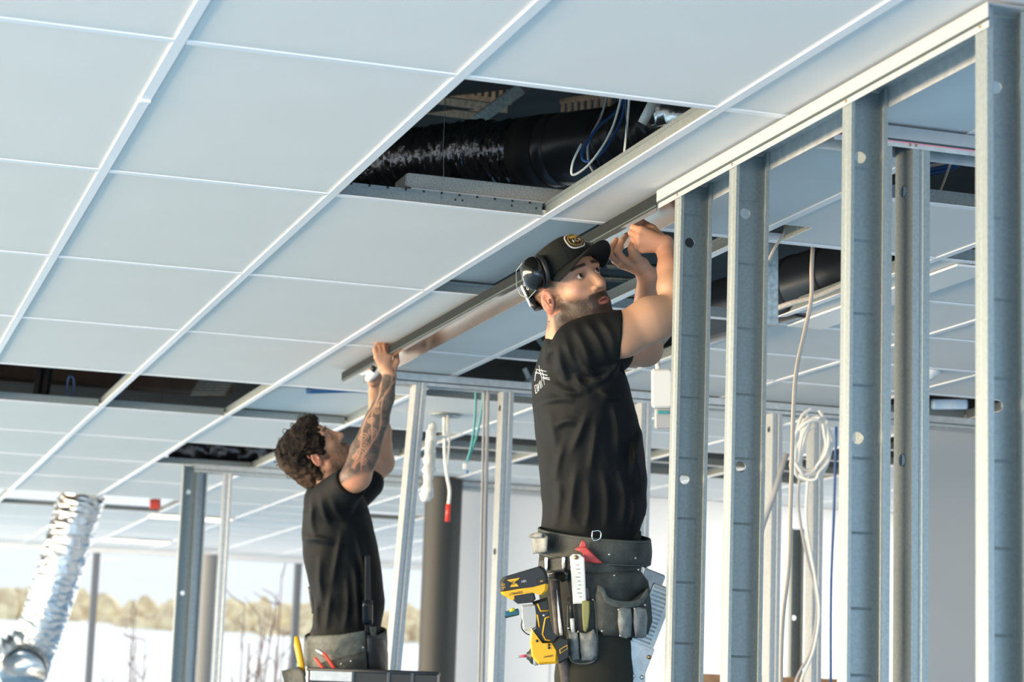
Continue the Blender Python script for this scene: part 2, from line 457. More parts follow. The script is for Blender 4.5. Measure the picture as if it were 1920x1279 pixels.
# the four nearest studs, open side to the camera
def zpx(px, py, y): return float(pX(px, py, WX0 + .047)[2])
stud('nearest galvanised stud at the right edge of the view', (WX0 + .0068, SY[0], 0), holes=[zpx(1884, 757, 0), zpx(1885, 153, 0)], ribs=[zpx(1884, y, 0) for y in (95, 244, 400, 555, 704, 860, 1025, 1190)], lip=.012)
stud('galvanised stud, second from the near corner, round holes in its web', (WX0 + .0068, SY[1], 0), holes=[zpx(1607, 297, 0), zpx(1604, 822, 0)], ribs=[zpx(1607, y, 0) for y in (318, 452, 588, 722, 858, 998, 1140, 1265)])
stud('galvanised stud, third from the near corner, beside the cut ceiling tile', (WX0 + .0068, SY[2], 0), holes=[zpx(1393, 402, 0), zpx(1385, 876, 0)], ribs=[zpx(1393, y, 0) for y in (379, 495, 615, 738, 858, 980, 1105, 1230)])
stud('galvanised stud that hides the elbow of the worker in the cap', (WX0 + .0068, SY[3], 0), holes=[zpx(1292, 455, 0), zpx(1281, 899, 0)], ribs=[zpx(1290, y, 0) for y in (405, 517, 628, 743, 857, 970, 1090, 1205)])
# studs of the cross wall that meets it
xs_a = float(pY(1711, 600, 4.222)[0])
stud('galvanised stud under the pink-lined track, stamped with small print', (xs_a + .042 - .0, 4.2225, 0), rotz=math.pi / 2, width=.083, holes=[float(pY(1690, 358, 4.26)[2]), float(pY(1688, 862, 4.26)[2])],
     ribs=[float(pY(1688, y, 4.26)[2]) for y in (300, 424, 550, 678, 806, 932, 1062, 1200)])
stud('galvanised stud end close behind the second stud', (float(pY(1671, 600, 4.222)[0]), 4.2225, 0), rotz=math.pi / 2, width=.083)
# studs of the far wall
def farstud(label, px, py, y, lean=0., hp=(), z0=0.):
    p = pY(px, py, y)
    return stud(label, (float(p[0]), y + .004, 0), rotz=math.pi / 2, width=.076, depth=.045, lean=0, holes=[float(pY(px, q, y)[2]) for q in hp], z0=z0, mat_='galv_far_lit')
fs = 'studs of the far wall'
o = stud('pale leaning stud of the far wall right of the tattooed arm', (0, 0, 0), rotz=0, width=.088, depth=.045, z0=-2.9, z1=-.012, ribs=(), mat_='galv_far_lit')
tp = pY(782, 712, 8.402); o.matrix_world = Matrix.Translation(Vector(tp) + Vector((.045, 0, H - tp[2] - .0))) @ Matrix.Rotation(math.radians(2.9), 4, 'Y') @ Matrix.Rotation(math.pi / 2, 4, 'Z')
farstud('upright pale stud of the far wall just left of the big worker', 962, 800, 8.404, hp=(765, 1035))
farstud('upright pale stud of the far wall seen between the third and second near studs', 1468, 800, 8.404, hp=(805,))
farstud('slim sliver of far stud between the black shirt and the near studs', 1222, 800, 8.404)
farstud('far stud standing behind the tangle of white cables', 1545, 850, 8.404)
# corner post and stud of the distant wall at the left
cp = thing('corner_post', 'pale steel corner post of paired studs left of the curly-haired worker', 'post', (2.05, 12.55, 0))
p = pY(337, 1000, 12.53)
m = stud_mesh(.088, .045, 0, H - .012, [float(pY(345, 920, 12.5)[2]), float(pY(340, 1111, 12.5)[2])], ()); c1 = m.build('stud_profile', 'galv', cp, solid=.0012); c1.matrix_parent_inverse = Matrix.Identity(4); c1.location = (float(p[0]) - 2.05, -.02, 0)
p = pY(363, 1000, 12.53)
c2 = stud_mesh(.06, .05, 0, H - .012, (), ()).build('stud_profile', 'galv_track', cp, solid=.0012); c2.matrix_parent_inverse = Matrix.Identity(4); c2.location = (float(p[0]) - 2.05 + .012, .03, 0); c2.rotation_euler = (0, 0, 0)
p = pY(430, 1000, 12.53)
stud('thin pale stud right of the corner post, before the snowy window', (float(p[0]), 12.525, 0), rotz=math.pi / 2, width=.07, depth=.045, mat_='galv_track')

# ================================================================== above the open bays
def crumple(mb_pts, r, n=28, amp=.012, seed=1, ring=.9, m=60):
    """flexible foil duct: swept tube whose skin is creased"""
    rg = np.random.default_rng(seed); P = smoothpts(mb_pts, max(4, m // (len(mb_pts) - 1))); b = MB()
    R = [r] * len(P); b.tube(P, R, n, cap=True, smooth=True)
    v = np.array(b.v); c = np.repeat(np.array(P), n, 0); d = v - c; L = np.linalg.norm(d, axis=1, keepdims=True)
    k = rg.normal(0, amp, (len(P), n)); k = k + np.roll(k, 1, 1) + np.roll(k, 2, 1)            # creases run round the duct
    k = .5 * k + rg.normal(0, amp * ring, (len(P), 1)) + rg.normal(0, amp * .3, (len(P), n))
    b.v = [tuple(q) for q in c + d * (1 + k.reshape(-1, 1) / L)]
    return b
def single(b, name, material, label, cat, group=None, **k): return tag(b.build(name, material, **k), label, cat, group)
# main bay: foil sleeve into a black duct, grey sleeve onwards
dp = [Q(560, 372, 7.75), Q(700, 318, 7.5), Q(850, 292, 7.25), Q(1000, 287, 7.05)]
d1 = thing('ventilation_duct', 'crumpled foil sleeve on a black duct inside the largest open bay', 'duct', dp[2])
crumple(dp, .108, 64, .0030, 3, m=190).build('foil_sleeve', 'foil_dark', d1)
b2 = [Q(995, 287, 7.06), Q(1160, 268, 6.8)]
MB().tube(b2, .118, 32).build('duct_pipe', 'black_duct', d1)
b0 = np.array(b2[0]); dv = (np.array(b2[1]) - b0)
MB().tube([b0 - dv * .02, b0 + dv * .26], .121, 32).build('seal_band', 'black_band', d1)
MB().tube([b0 + dv * .22, b0 + dv * .40], .1195, 32).build('overlap_sheet', 'black_duct', d1)
crumple([Q(1155, 268, 6.8), Q(1260, 235, 6.6), Q(1420, 160, 6.4)], .115, 26, .006, 5).build('grey_sleeve', 'black_duct', d1)
d2 = thing('flexible_duct', 'short silver flexible duct with a white collar at the bay corner', 'duct', Q(1250, 210, 5.45))
crumple([Q(1222, 205, 5.5), Q(1300, 222, 5.45), Q(1400, 228, 5.4)], .034, 20, .004, 8, m=24).build('foil_hose', 'foil', d2)
MB().tube([Q(1210, 200, 5.5), Q(1226, 208, 5.5)], .042, 20).build('collar', 'cable_white', d2)
def tray(label, a, b, n=12, w=.03):
    """perforated channel of a cable ladder: two edges with cross links, one thing"""
    a, b = np.array(a, float), np.array(b, float); t = (b - a); L = np.linalg.norm(t); t /= L
    s = np.cross(t, Z_); s /= np.linalg.norm(s); k = thing('cable_tray', label, 'cable tray', (a + b) / 2)
    m = MB()
    for q in (-1, 1): m.obox((a + b) / 2 + Z_ * q * w, t, s, Z_, L / 2, .004, w * .30)
    m.build('rail', 'tray', k)
    for i in range(n):
        c = a + (b - a) * (i + .5) / n; MB().obox(c, t, s, Z_, L / n * .27, .003, w).build('link', 'tray', k)
    MB().obox((a + b) / 2 + s * .03 - Z_ * w * 2.2, t, s, Z_, L / 2, .003, w * .5).build('lower_flange', 'galv_dark', k)
    return k
tray('perforated cable tray highest in the largest open bay', Q(800, 158, 8.6), Q(960, 178, 8.4))
tray('perforated cable tray second from the top in the largest open bay', Q(760, 176, 8.9), Q(905, 192, 8.7))
tray('perforated cable tray in the middle left of the largest open bay', Q(700, 243, 9.6), Q(845, 257, 9.4))
tray('perforated cable tray just above the foil sleeve', Q(680, 268, 10.0), Q(810, 278, 9.8))
tray('lowest perforated cable tray behind the foil sleeve', Q(660, 286, 10.4), Q(770, 292, 10.2))
tray('pale perforated tray behind the blue cable loops', Q(1050, 205, 7.7), Q(1150, 192, 7.4), 8)
single(MB().tube([Q(895, 225, 8.0), Q(985, 160, 7.6)], .03, 4, smooth=False), 'hanger_strap', 'galv_dark', 'grey slanted strap above the black duct', 'strap')
def cable(pts, r, material, label, name='cable', n=10, seg=8, cat='cable', group=None):
    return single(MB().tube(smoothpts(pts, seg), r, n), name, material, label, cat, group)
cable([Q(1178, 120, 5.75), Q(1165, 195, 5.75), Q(1120, 240, 5.7), Q(1092, 285, 5.66), Q(1100, 303, 5.64), Q(1130, 285, 5.64), Q(1165, 225, 5.68), Q(1176, 150, 5.7)], .0038, 'cable_blue', 'dark blue cable loop hanging in the largest open bay')
cable([Q(1150, 120, 5.8), Q(1130, 210, 5.75), Q(1105, 262, 5.7), Q(1103, 300, 5.68), Q(1112, 322, 5.68)], .0032, 'cable_grey', 'grey cable beside the blue loop in the largest open bay')
cable([Q(1176, 130, 5.6), Q(1150, 235, 5.62), Q(1110, 302, 5.62), Q(1075, 328, 5.62), Q(1074, 305, 5.62), Q(1090, 270, 5.64)], .0032, 'cable_white', 'white cable loop hanging lowest in the largest open bay')
cable([Q(1183, 130, 5.4), Q(1178, 210, 5.4), Q(1170, 295, 5.4)], .0032, 'cable_white', 'straight white cable dropping to the bay edge')
ins = MB(); pa, pb = pY(750, 352, 5.56), pY(1066, 378, 5.56)
ins.obox((pa + pb) / 2 + Z_ * .004, X_, Y_, Z_, (pb[0] - pa[0]) / 2, .06, .019, .004)
single(ins, 'insulation_strip', 'insul', 'rough grey insulation strip lying along the far edge of the largest bay', 'insulation')
# tile slid up and over its neighbour in the next bay
rt = MB().box((-.3, -.6, 0), (.3, .6, .018)).build('ceiling_tile', 'tile')
rt.location = (1.74, 6.105, H + .048); tag(rt, 'loose ceiling tile slid half over its neighbour above the held track', 'ceiling tile')
rt2 = MB().box((-.3, -.6, 0), (.3, .6, .018)).build('ceiling_tile', 'tile')
rt2.location = (2.19, 10.05, H + .048); tag(rt2, 'loose ceiling tile lying crooked over the bay above the curly-haired worker', 'ceiling tile'); rt2.rotation_euler = (0, 0, .03)
# bay behind the studs: black duct, cable, panel
d3 = thing('ventilation_duct', 'shiny black duct crossing the open bay behind the third stud', 'duct', Q(1500, 540, 7.2))
q0, q1 = Q(1290, 600, 7.7), Q(1680, 480, 6.9)
MB().tube([q0, q1], .105, 32).build('duct_pipe', 'black_duct', d3)
for s in (.55, .72): MB().tube([q0 + (q1 - q0) * s, q0 + (q1 - q0) * (s + .02)], .108, 32).build('seam', 'black_band', d3)
cable([Q(1420, 592, 6.9), Q(1480, 570, 6.85), Q(1530, 556, 6.8), Q(1590, 530, 6.75)], .009, 'insul', 'pale cable lying along the edge of the bay behind the third stud')
single(MB().obox(Q(1448, 262, 6.75), CR, CU, CW, .018, .58, .004), 'metal_panel', 'galv_dark', 'dark upright metal panel in the bay behind the third stud', 'panel')
for k, (a, b) in enumerate((((1120, 520), (1330, 535)), ((1120, 545), (1300, 560)), ((1140, 498), (1330, 505)))):
    single(MB().tube([Q(*a, 8.2), Q(*b, 8.0)], .012, 6), 'conduit', 'galv_dark', ('middle', 'lowest', 'highest')[k] + ' dark conduit above the raised hands', 'conduit')
for k, (a, b, D, l) in enumerate((((985, 690), (1006, 735), 9.6, 'left'), ((1010, 690), (975, 738), 9.6, 'right'), ((1000, 620), (1030, 660), 9.0, 'upper'))):
    single(MB().tube([Q(*a, D), Q(*b, D)], .016, 4, smooth=False), 'roof_brace', 'galv', 'slanted roof brace, the %s one seen behind the black shirt collar' % l, 'brace')
# copper wire and long beige cable
cable([Q(1476, 415, 6.05), Q(1468, 440, 6.03), Q(1452, 466, 6.0), Q(1441, 488, 6.0)], .004, 'cable_beige', 'short bare wire hanging from the cut tile')
cable([Q(1526, 440, 6.3), Q(1522, 500, 6.25), Q(1521, 560, 6.22), Q(1508, 625, 6.2), Q(1494, 690, 6.2), Q(1488, 760, 6.2), Q(1485, 860, 6.2), Q(1482, 960, 6.2), Q(1479, 1060, 6.2), Q(1468, 1160, 6.2), Q(1464, 1279, 6.2), Q(1464, 1600, 6.2)], .0062, 'cable_beige', 'long beige cable hanging between the third and second studs')
# right-hand bay
for k, (y0, c, n) in enumerate(((302, 'cable_blue', 'uppermost dark blue'), (310, 'cable_grey', 'grey'), (318, 'cable_blue', 'middle dark blue'), (325, 'cable_blue', 'lowest dark blue'))):
    cable([Q(1690, y0 + 6, 5.9), Q(1745, y0 + 1, 5.9), Q(1785, y0 - 9, 5.9), Q(1815, y0 - 28, 5.9)], .006, c, n + ' cable sagging in the bay beside the near corner')
cable([Q(1785, 300, 5.7), Q(1772, 335, 5.7), Q(1758, 372, 5.65)], .0035, 'cable_beige', 'thin beige cable in the bay beside the near corner')
single(MB().tube([pY(1600, 290, 5.6) + Z_ * .08, pY(1600, 290, 5.6) + Z_ * .08 + X_ * 1.0], .05, 20), 'ventilation_duct', 'galv', 'small galvanised duct above the pink-lined track', 'duct')
single(MB().box((3.095, 5.5, H - .006), (3.225, 6.66, H + .001)), 'light_fitting', 'lamp_off', 'unlit white strip light on the ceiling behind the near studs', 'lamp')
det = thing('smoke_detector', 'small round white detector on the ceiling right of the stamped stud', 'detector', pz(1740, 697))
MB().lathe([(0, -.03), (.02, -.03), (.028, -.018), (.04, -.012), (.042, .004)], pz(1742, 697), X_, Y_, Z_, 20).build('detector_body', 'plastic_white', det)
# left-hand bays
single(MB().tube([Q(205, 760, 11.0), Q(250, 690, 10.6)], .03, 4, smooth=False), 'roof_brace', 'blue_paint', 'blue slanted brace in the wide open bay at the left edge', 'brace')
for k, px in enumerate((77, 92)): single(MB().tube([Q(px - 12, 770, 10.6), Q(px, 690, 10.6)], .02, 4, smooth=False), 'hanger_post', 'black_band', ('left', 'right')[k] + ' dark hanger post in the wide open bay at the left edge', 'post')
cable([Q(125, 750, 10.4), Q(128, 712, 10.4), Q(134, 706, 10.4), Q(139, 715, 10.4), Q(138, 750, 10.4)], .006, 'cable_blue', 'blue strap loop in the wide open bay at the left edge')
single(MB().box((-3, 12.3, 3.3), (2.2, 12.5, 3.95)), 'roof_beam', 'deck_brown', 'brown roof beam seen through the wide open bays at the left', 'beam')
sl = thing('slatted_vent', 'dark slatted vent in the middle of the wide open bay', 'vent', Q(390, 718, 11.2))
for k in range(6): MB().obox(Q(405 - 3 * k, 715 + 5 * k, 11.2), CR, CW, CU, .09, .02, .003).build('slat', 'galv_dark', sl)
crumple([Q(480, 752, 10.6), Q(540, 738, 10.5), Q(620, 742, 10.4)], .05, 18, .008, 21, m=30).build('flexible_duct', 'foil')
tag(bpy.data.objects['flexible_duct.001'], 'silver flexible duct above the bay over the curly-haired worker', 'duct')
single(MB().tube(smoothpts([Q(575, 731, 9.62), Q(650, 729, 9.6), Q(705, 727, 9.58), Q(740, 715, 9.6)], 6), .018, 8), 'hose', 'cable_blue', 'dark blue hose beyond the tattooed forearm', 'hose')
crumple([Q(330, 848, 13.6), Q(430, 846, 13.4), Q(560, 858, 13.2)], .09, 22, .014, 31, m=40).build('flexible_duct', 'foil_dark')
tag(bpy.data.objects['flexible_duct.002'], 'dark foil duct over the bay above the distant corner post', 'duct')
single(MB().tube([Q(360, 925, 16.9), Q(560, 932, 16.4)], .06, 16), 'ventilation_duct', 'blue_film', 'pale blue wrapped duct under the distant ceiling', 'duct')
single(MB().obox(Q(1780, 758, 9.3), CR, CU, CW, .075, .022, .03, .006), 'cable_bundle', 'blue_film', 'blue and white bundle in the gap above the grey wall lining', 'bundle')
rb = thing('red_box', 'small red plastic box tucked into the distant ceiling gap', 'box', Q(291, 945, 15.7))
MB().obox(Q(291, 945, 15.7), CR, CU, CW, .036, .036, .03, .004).build('box_body', 'red_plastic', rb)
MB().tube([Q(291, 940, 15.7), np.array([*Q(291, 940, 15.7)[:2], 3.95])], .004, 6).build('hanger', 'galv_dark', rb)

# ================================================================== background
fd = thing('foil_duct', 'big silver foil duct hanging down from the ceiling at the left', 'duct', Q(110, 1080, 15.2))
fp = [Q(168, 880, 15.3), Q(146, 960, 15.2), Q(112, 1070, 15.1), Q(80, 1170, 15.05), Q(52, 1235, 14.95), Q(42, 1262, 14.75)]
crumple(fp, .158, 60, .0060, 41, .22, m=150).build('duct_skin', 'foil', fd)
e = np.array(fp[-1]); MB().tube([e, e + (Q(42, 1262, 14.6) - e)], .165, 26, cap=False).build('end_ring', 'foil', fd)
crumple([Q(-60, 1230, 14.9), Q(0, 1238, 14.9), Q(60, 1215, 15)], .12, 20, .02, 43, m=20).build('side_sleeve', 'foil', fd)
single(MB().lathe([(.112, 0), (.112, 2.9)], (*pY(829, 1000, 12.45)[:2], 0), X_, Y_, Z_, 40), 'round_column', 'column_dark', 'dark round column right of the leaning stud', 'column')
single(MB().lathe([(.09, 0), (.09, 2.86)], (*pY(388, 1100, 20.3)[:2], 0), X_, Y_, Z_, 32), 'round_column', 'column_grey', 'grey round column behind the distant corner post', 'column')
for k, (px, py, l) in enumerate(((322, 967, 'behind the corner post, nearer left'), (396, 972, 'just right of the corner post'), (225, 1011, 'furthest left by the window'), (286, 1015, 'second from left by the window'))):
    p = pz(px, py); s = .16
    t = thing('ceiling_light', 'small square lit ceiling lamp ' + l, 'lamp', p, 'lit ceiling lamps in the distance')
    MB().box((p[0] - s, p[1] - s, H - .012), (p[0] + s, p[1] + s, H - .001)).build('lamp_frame', 'frame_white', t)
    MB().box((p[0] - s + .02, p[1] - s + .02, H - .016), (p[0] + s - .02, p[1] + s - .02, H - .0125)).build('diffuser', 'lamp', t)
# hanging services near the far wall
cable([Q(906, 722, 9.35), Q(903, 770, 9.35), Q(893, 820, 9.35), Q(878, 862, 9.35)], .0055, 'cable_teal', 'teal cable hanging left of the grey conduits, right strand')
cable([Q(893, 720, 9.3), Q(890, 790, 9.3), Q(884, 835, 9.32), Q(876, 866, 9.33)], .0055, 'cable_teal', 'teal cable hanging left of the grey conduits, left strand')
cn = thing('cable_connector', 'small white and blue connector at the end of the teal cables', 'connector', Q(872, 875, 9.33))
MB().obox(Q(872, 874, 9.33), CR, CU, CW, .009, .014, .009, .003).build('plug_body', 'plastic_white', cn)
MB().obox(Q(876, 885, 9.33), CR, CU, CW, .006, .008, .006, .002).build('blue_clip', 'blue_paint', cn)
for k, (a, b, l) in enumerate(((915, 905, 'right'), (908, 898, 'left'))):
    cable([Q(a, 715, 8.95), Q((a + b) / 2, 1000, 8.95), Q(b, 1279, 8.95), Q(b - 8, 1560, 8.95)], .008 if k == 0 else .005, 'cable_grey', '%s grey conduit hanging left of the black shirt' % l, name='conduit', cat='conduit')
rs = pz(836, 779)
single(MB().lathe([(0, -.004), (.075, -.004), (.078, .002), (0, .003)], rs, X_, Y_, Z_, 28), 'ceiling_hole_disc', 'galv_dark', 'dark disc standing for the round ceiling hole from which a red-tipped cable hangs', 'plate')  # dark disc in place of a real round hole in the ceiling
rc = thing('red_tipped_cable', 'white cable with a bright red tip hanging before the dark column', 'cable', rs)
MB().tube(smoothpts([Q(833, 782, 10.1), Q(834, 850, 10.1), Q(838, 890, 10.1), Q(843, 920, 10.1), Q(841, 948, 10.1)], 8), .008, 10).build('cable_sheath', 'cable_white', rc)
MB().tube([Q(841, 945, 10.1), Q(839, 978, 10.1)], .0115, 10).build('red_sleeve', 'red_plastic', rc)
cable([Q(842, 782, 10.1), Q(842, 830, 10.1), Q(838, 880, 10.1), Q(838, 900, 10.1)], .005, 'cable_white', 'thin white cable doubled beside the red-tipped one')
single(crumple([Q(812, 800, 10.05), Q(808, 832, 9.9), Q(806, 862, 9.7), Q(803, 900, 9.6), Q(798, 940, 9.6)], .022, 18, .003, 51, m=30), 'plastic_wrap', 'plastic_white', 'crumpled white wrapping hanging beside the leaning stud', 'wrapping')
single(MB().tube([Q(800, 858, 10.0), Q(818, 822, 10.0), Q(838, 818, 10.0), Q(840, 775, 10.05)], [.014, .012, .009, .006], 10), 'pipe_bracket', 'plastic_white', 'white bent pipe bracket behind the leaning stud', 'bracket')
jb = thing('junction_box', 'pale hanging junction box between the arm and the fourth stud', 'box', Q(1238, 745, 7.6))
MB().obox(Q(1240, 728, 7.6), CR, CU, CW, .034, .068, .03, .006).build('box_body', 'plastic_white', jb)
MB().obox(Q(1243, 785, 7.6), CR, CU, CW, .029, .036, .026, .005).build('lower_plug', 'cable_grey', jb)
MB().obox(Q(1243, 773, 7.55), CR, CU, CW, .02, .006, .01, .002).build('teal_terminal', 'cable_teal', jb)
MB().tube(smoothpts([Q(1234, 692, 7.6), Q(1232, 665, 7.65), Q(1240, 645, 7.75), Q(1256, 625, 7.9), Q(1275, 590, 8.0)], 6), .009, 8).build('feed_cable', 'cable_white', jb)
# tangle of white cables
for k in range(7):
    rg = np.random.default_rng(100 + k); cxp, cyp = 1522 + rg.normal(0, 4), 838 + rg.normal(0, 5); rx, ry = 24 + rg.normal(0, 6), 58 + rg.normal(0, 6)
    pts = [Q(cxp + rx * math.sin(t) + rg.normal(0, 2) + 8 * math.cos(t), cyp - ry * math.cos(t), 8.74 + .05 * math.sin(t + k)) for t in np.linspace(.25 + .1 * k, 6.0 + .1 * k, 13)]
    cable(pts, .0068, 'cable_white', ['outermost', 'second', 'third', 'fourth', 'fifth', 'sixth', 'innermost'][k] + ' white cable loop of the tangled coil behind the studs', group='coil of white cables')
for k, (pp, l) in enumerate((([(1500, 880), (1497, 950), (1512, 1040), (1532, 1130), (1520, 1220), (1492, 1279), (1470, 1400)], 'left'), ([(1515, 890), (1512, 980), (1528, 1080), (1536, 1150), (1525, 1220), (1500, 1285), (1480, 1400)], 'right'))):
    cable([Q(a, b, 8.76 - .05 * k) for a, b in pp], .006, 'cable_white' if k else 'cable_grey', l + ' cable dropping from the tangled white coil')
cable([Q(1568, 800, 9.1), Q(1564, 950, 9.1), Q(1558, 1120, 9.1), Q(1558, 1400, 9.1)], .006, 'cable_blue', 'thin blue cable right of the tangled white coil')
p = pY(1484, 1100, 10.4)
stud('dark distant stud behind the tangled white cables', (float(p[0]), 10.4, 0), width=.07, depth=.04, z1=2.55, holes=[float(pY(1490, 1158, 10.4)[2])], mat_='galv', ribs=())
single(MB().tube([Q(1425, 1000, 8.9), Q(1450, 930, 8.9), Q(1475, 850, 8.9)], .012, 8), 'conduit', 'cable_grey', 'slanted grey conduit left of the tangled cables', 'conduit')
tp = pY(1435, 1268, 9.7); single(MB().obox((float(tp[0]), 9.7, .45 + .0), X_, Y_, Z_, .45, .02, tp[2] - .45 + .0, .003), 'timber_board', 'timber', 'brown timber panel just showing at the bottom between studs', 'board')
# partition details: vertical seams
m = MB()
for x in (4.35, 5.25, 6.15, 7.05, 7.95): m.box((x - .004, WY - .002, 0), (x + .004, WY + .001, 2.9))
o = m.build('panel_joints', 'wall_grey', bpy.data.objects['wall_partition'])
# outdoors
bl = MB(); rg = np.random.default_rng(5)
for k in range(620):
    x = rg.uniform(-12, 52); y = rg.uniform(108, 122); z = -.3 + 7.7 / (1 + math.exp(-(y - 95) / 18)) + .5 * math.sin(x * .05 + y * .03)
    h = rg.uniform(.4, 1.5); w_ = rg.uniform(.3, .9)
    prof = [(0.01, -.5), (w_, -.3), (w_ * 1.1, h * .4), (w_ * .8, h * .75), (w_ * .35, h), (.01, h * 1.05)]
    bl.lathe([(a * (1 + rg.normal(0, .1)), b) for a, b in prof], (x, y, z), X_, Y_, Z_, 8, smooth=False)
o = single(bl, 'distant_bushes', 'bush', 'band of tan winter bushes along the snowy ridge outside', 'bushes'); o['kind'] = 'stuff'
def shrub(px, D, top, seed, label):
    rg = np.random.default_rng(seed); base = Q(px, 1290, D); base[2] = -.3; H_ = Q(px, top, D)[2]; b = MB()
    for k in range(7):
        a = rg.uniform(0, 6.28); sp = rg.uniform(.1, .45); hh = (H_ + .3) * rg.uniform(.7, 1)
        tip = base + np.array([math.cos(a) * sp, math.sin(a) * sp, hh]); mid = (base + tip) / 2 + rg.normal(0, .05, 3)
        pts = smoothpts([base, mid, tip], 5); b.tube(pts, np.linspace(.022, .006, len(pts)), 5)
        for q in range(5):
            s = pts[int(len(pts) * rg.uniform(.4, .95))]; e = s + np.array([rg.normal(0, .16), rg.normal(0, .16), rg.uniform(.1, .35)])
            b.tube([s, (s + e) / 2 + rg.normal(0, .03, 3), e], [.009, .007, .004], 4)
    return single(b, 'bare_shrub', 'twig', label, 'shrub', 'bare shrubs outside the window')
shrub(262, 27, 1150, 1, 'bare shrub outside, left of the corner post')
shrub(520, 25, 1080, 2, 'bare shrub outside, just left of the curly-haired worker')
shrub(470, 27, 1110, 3, 'bare shrub outside, right of the thin stud')
shrub(640, 30, 1060, 4, 'bare shrub outside, mostly hidden behind the curly-haired worker')

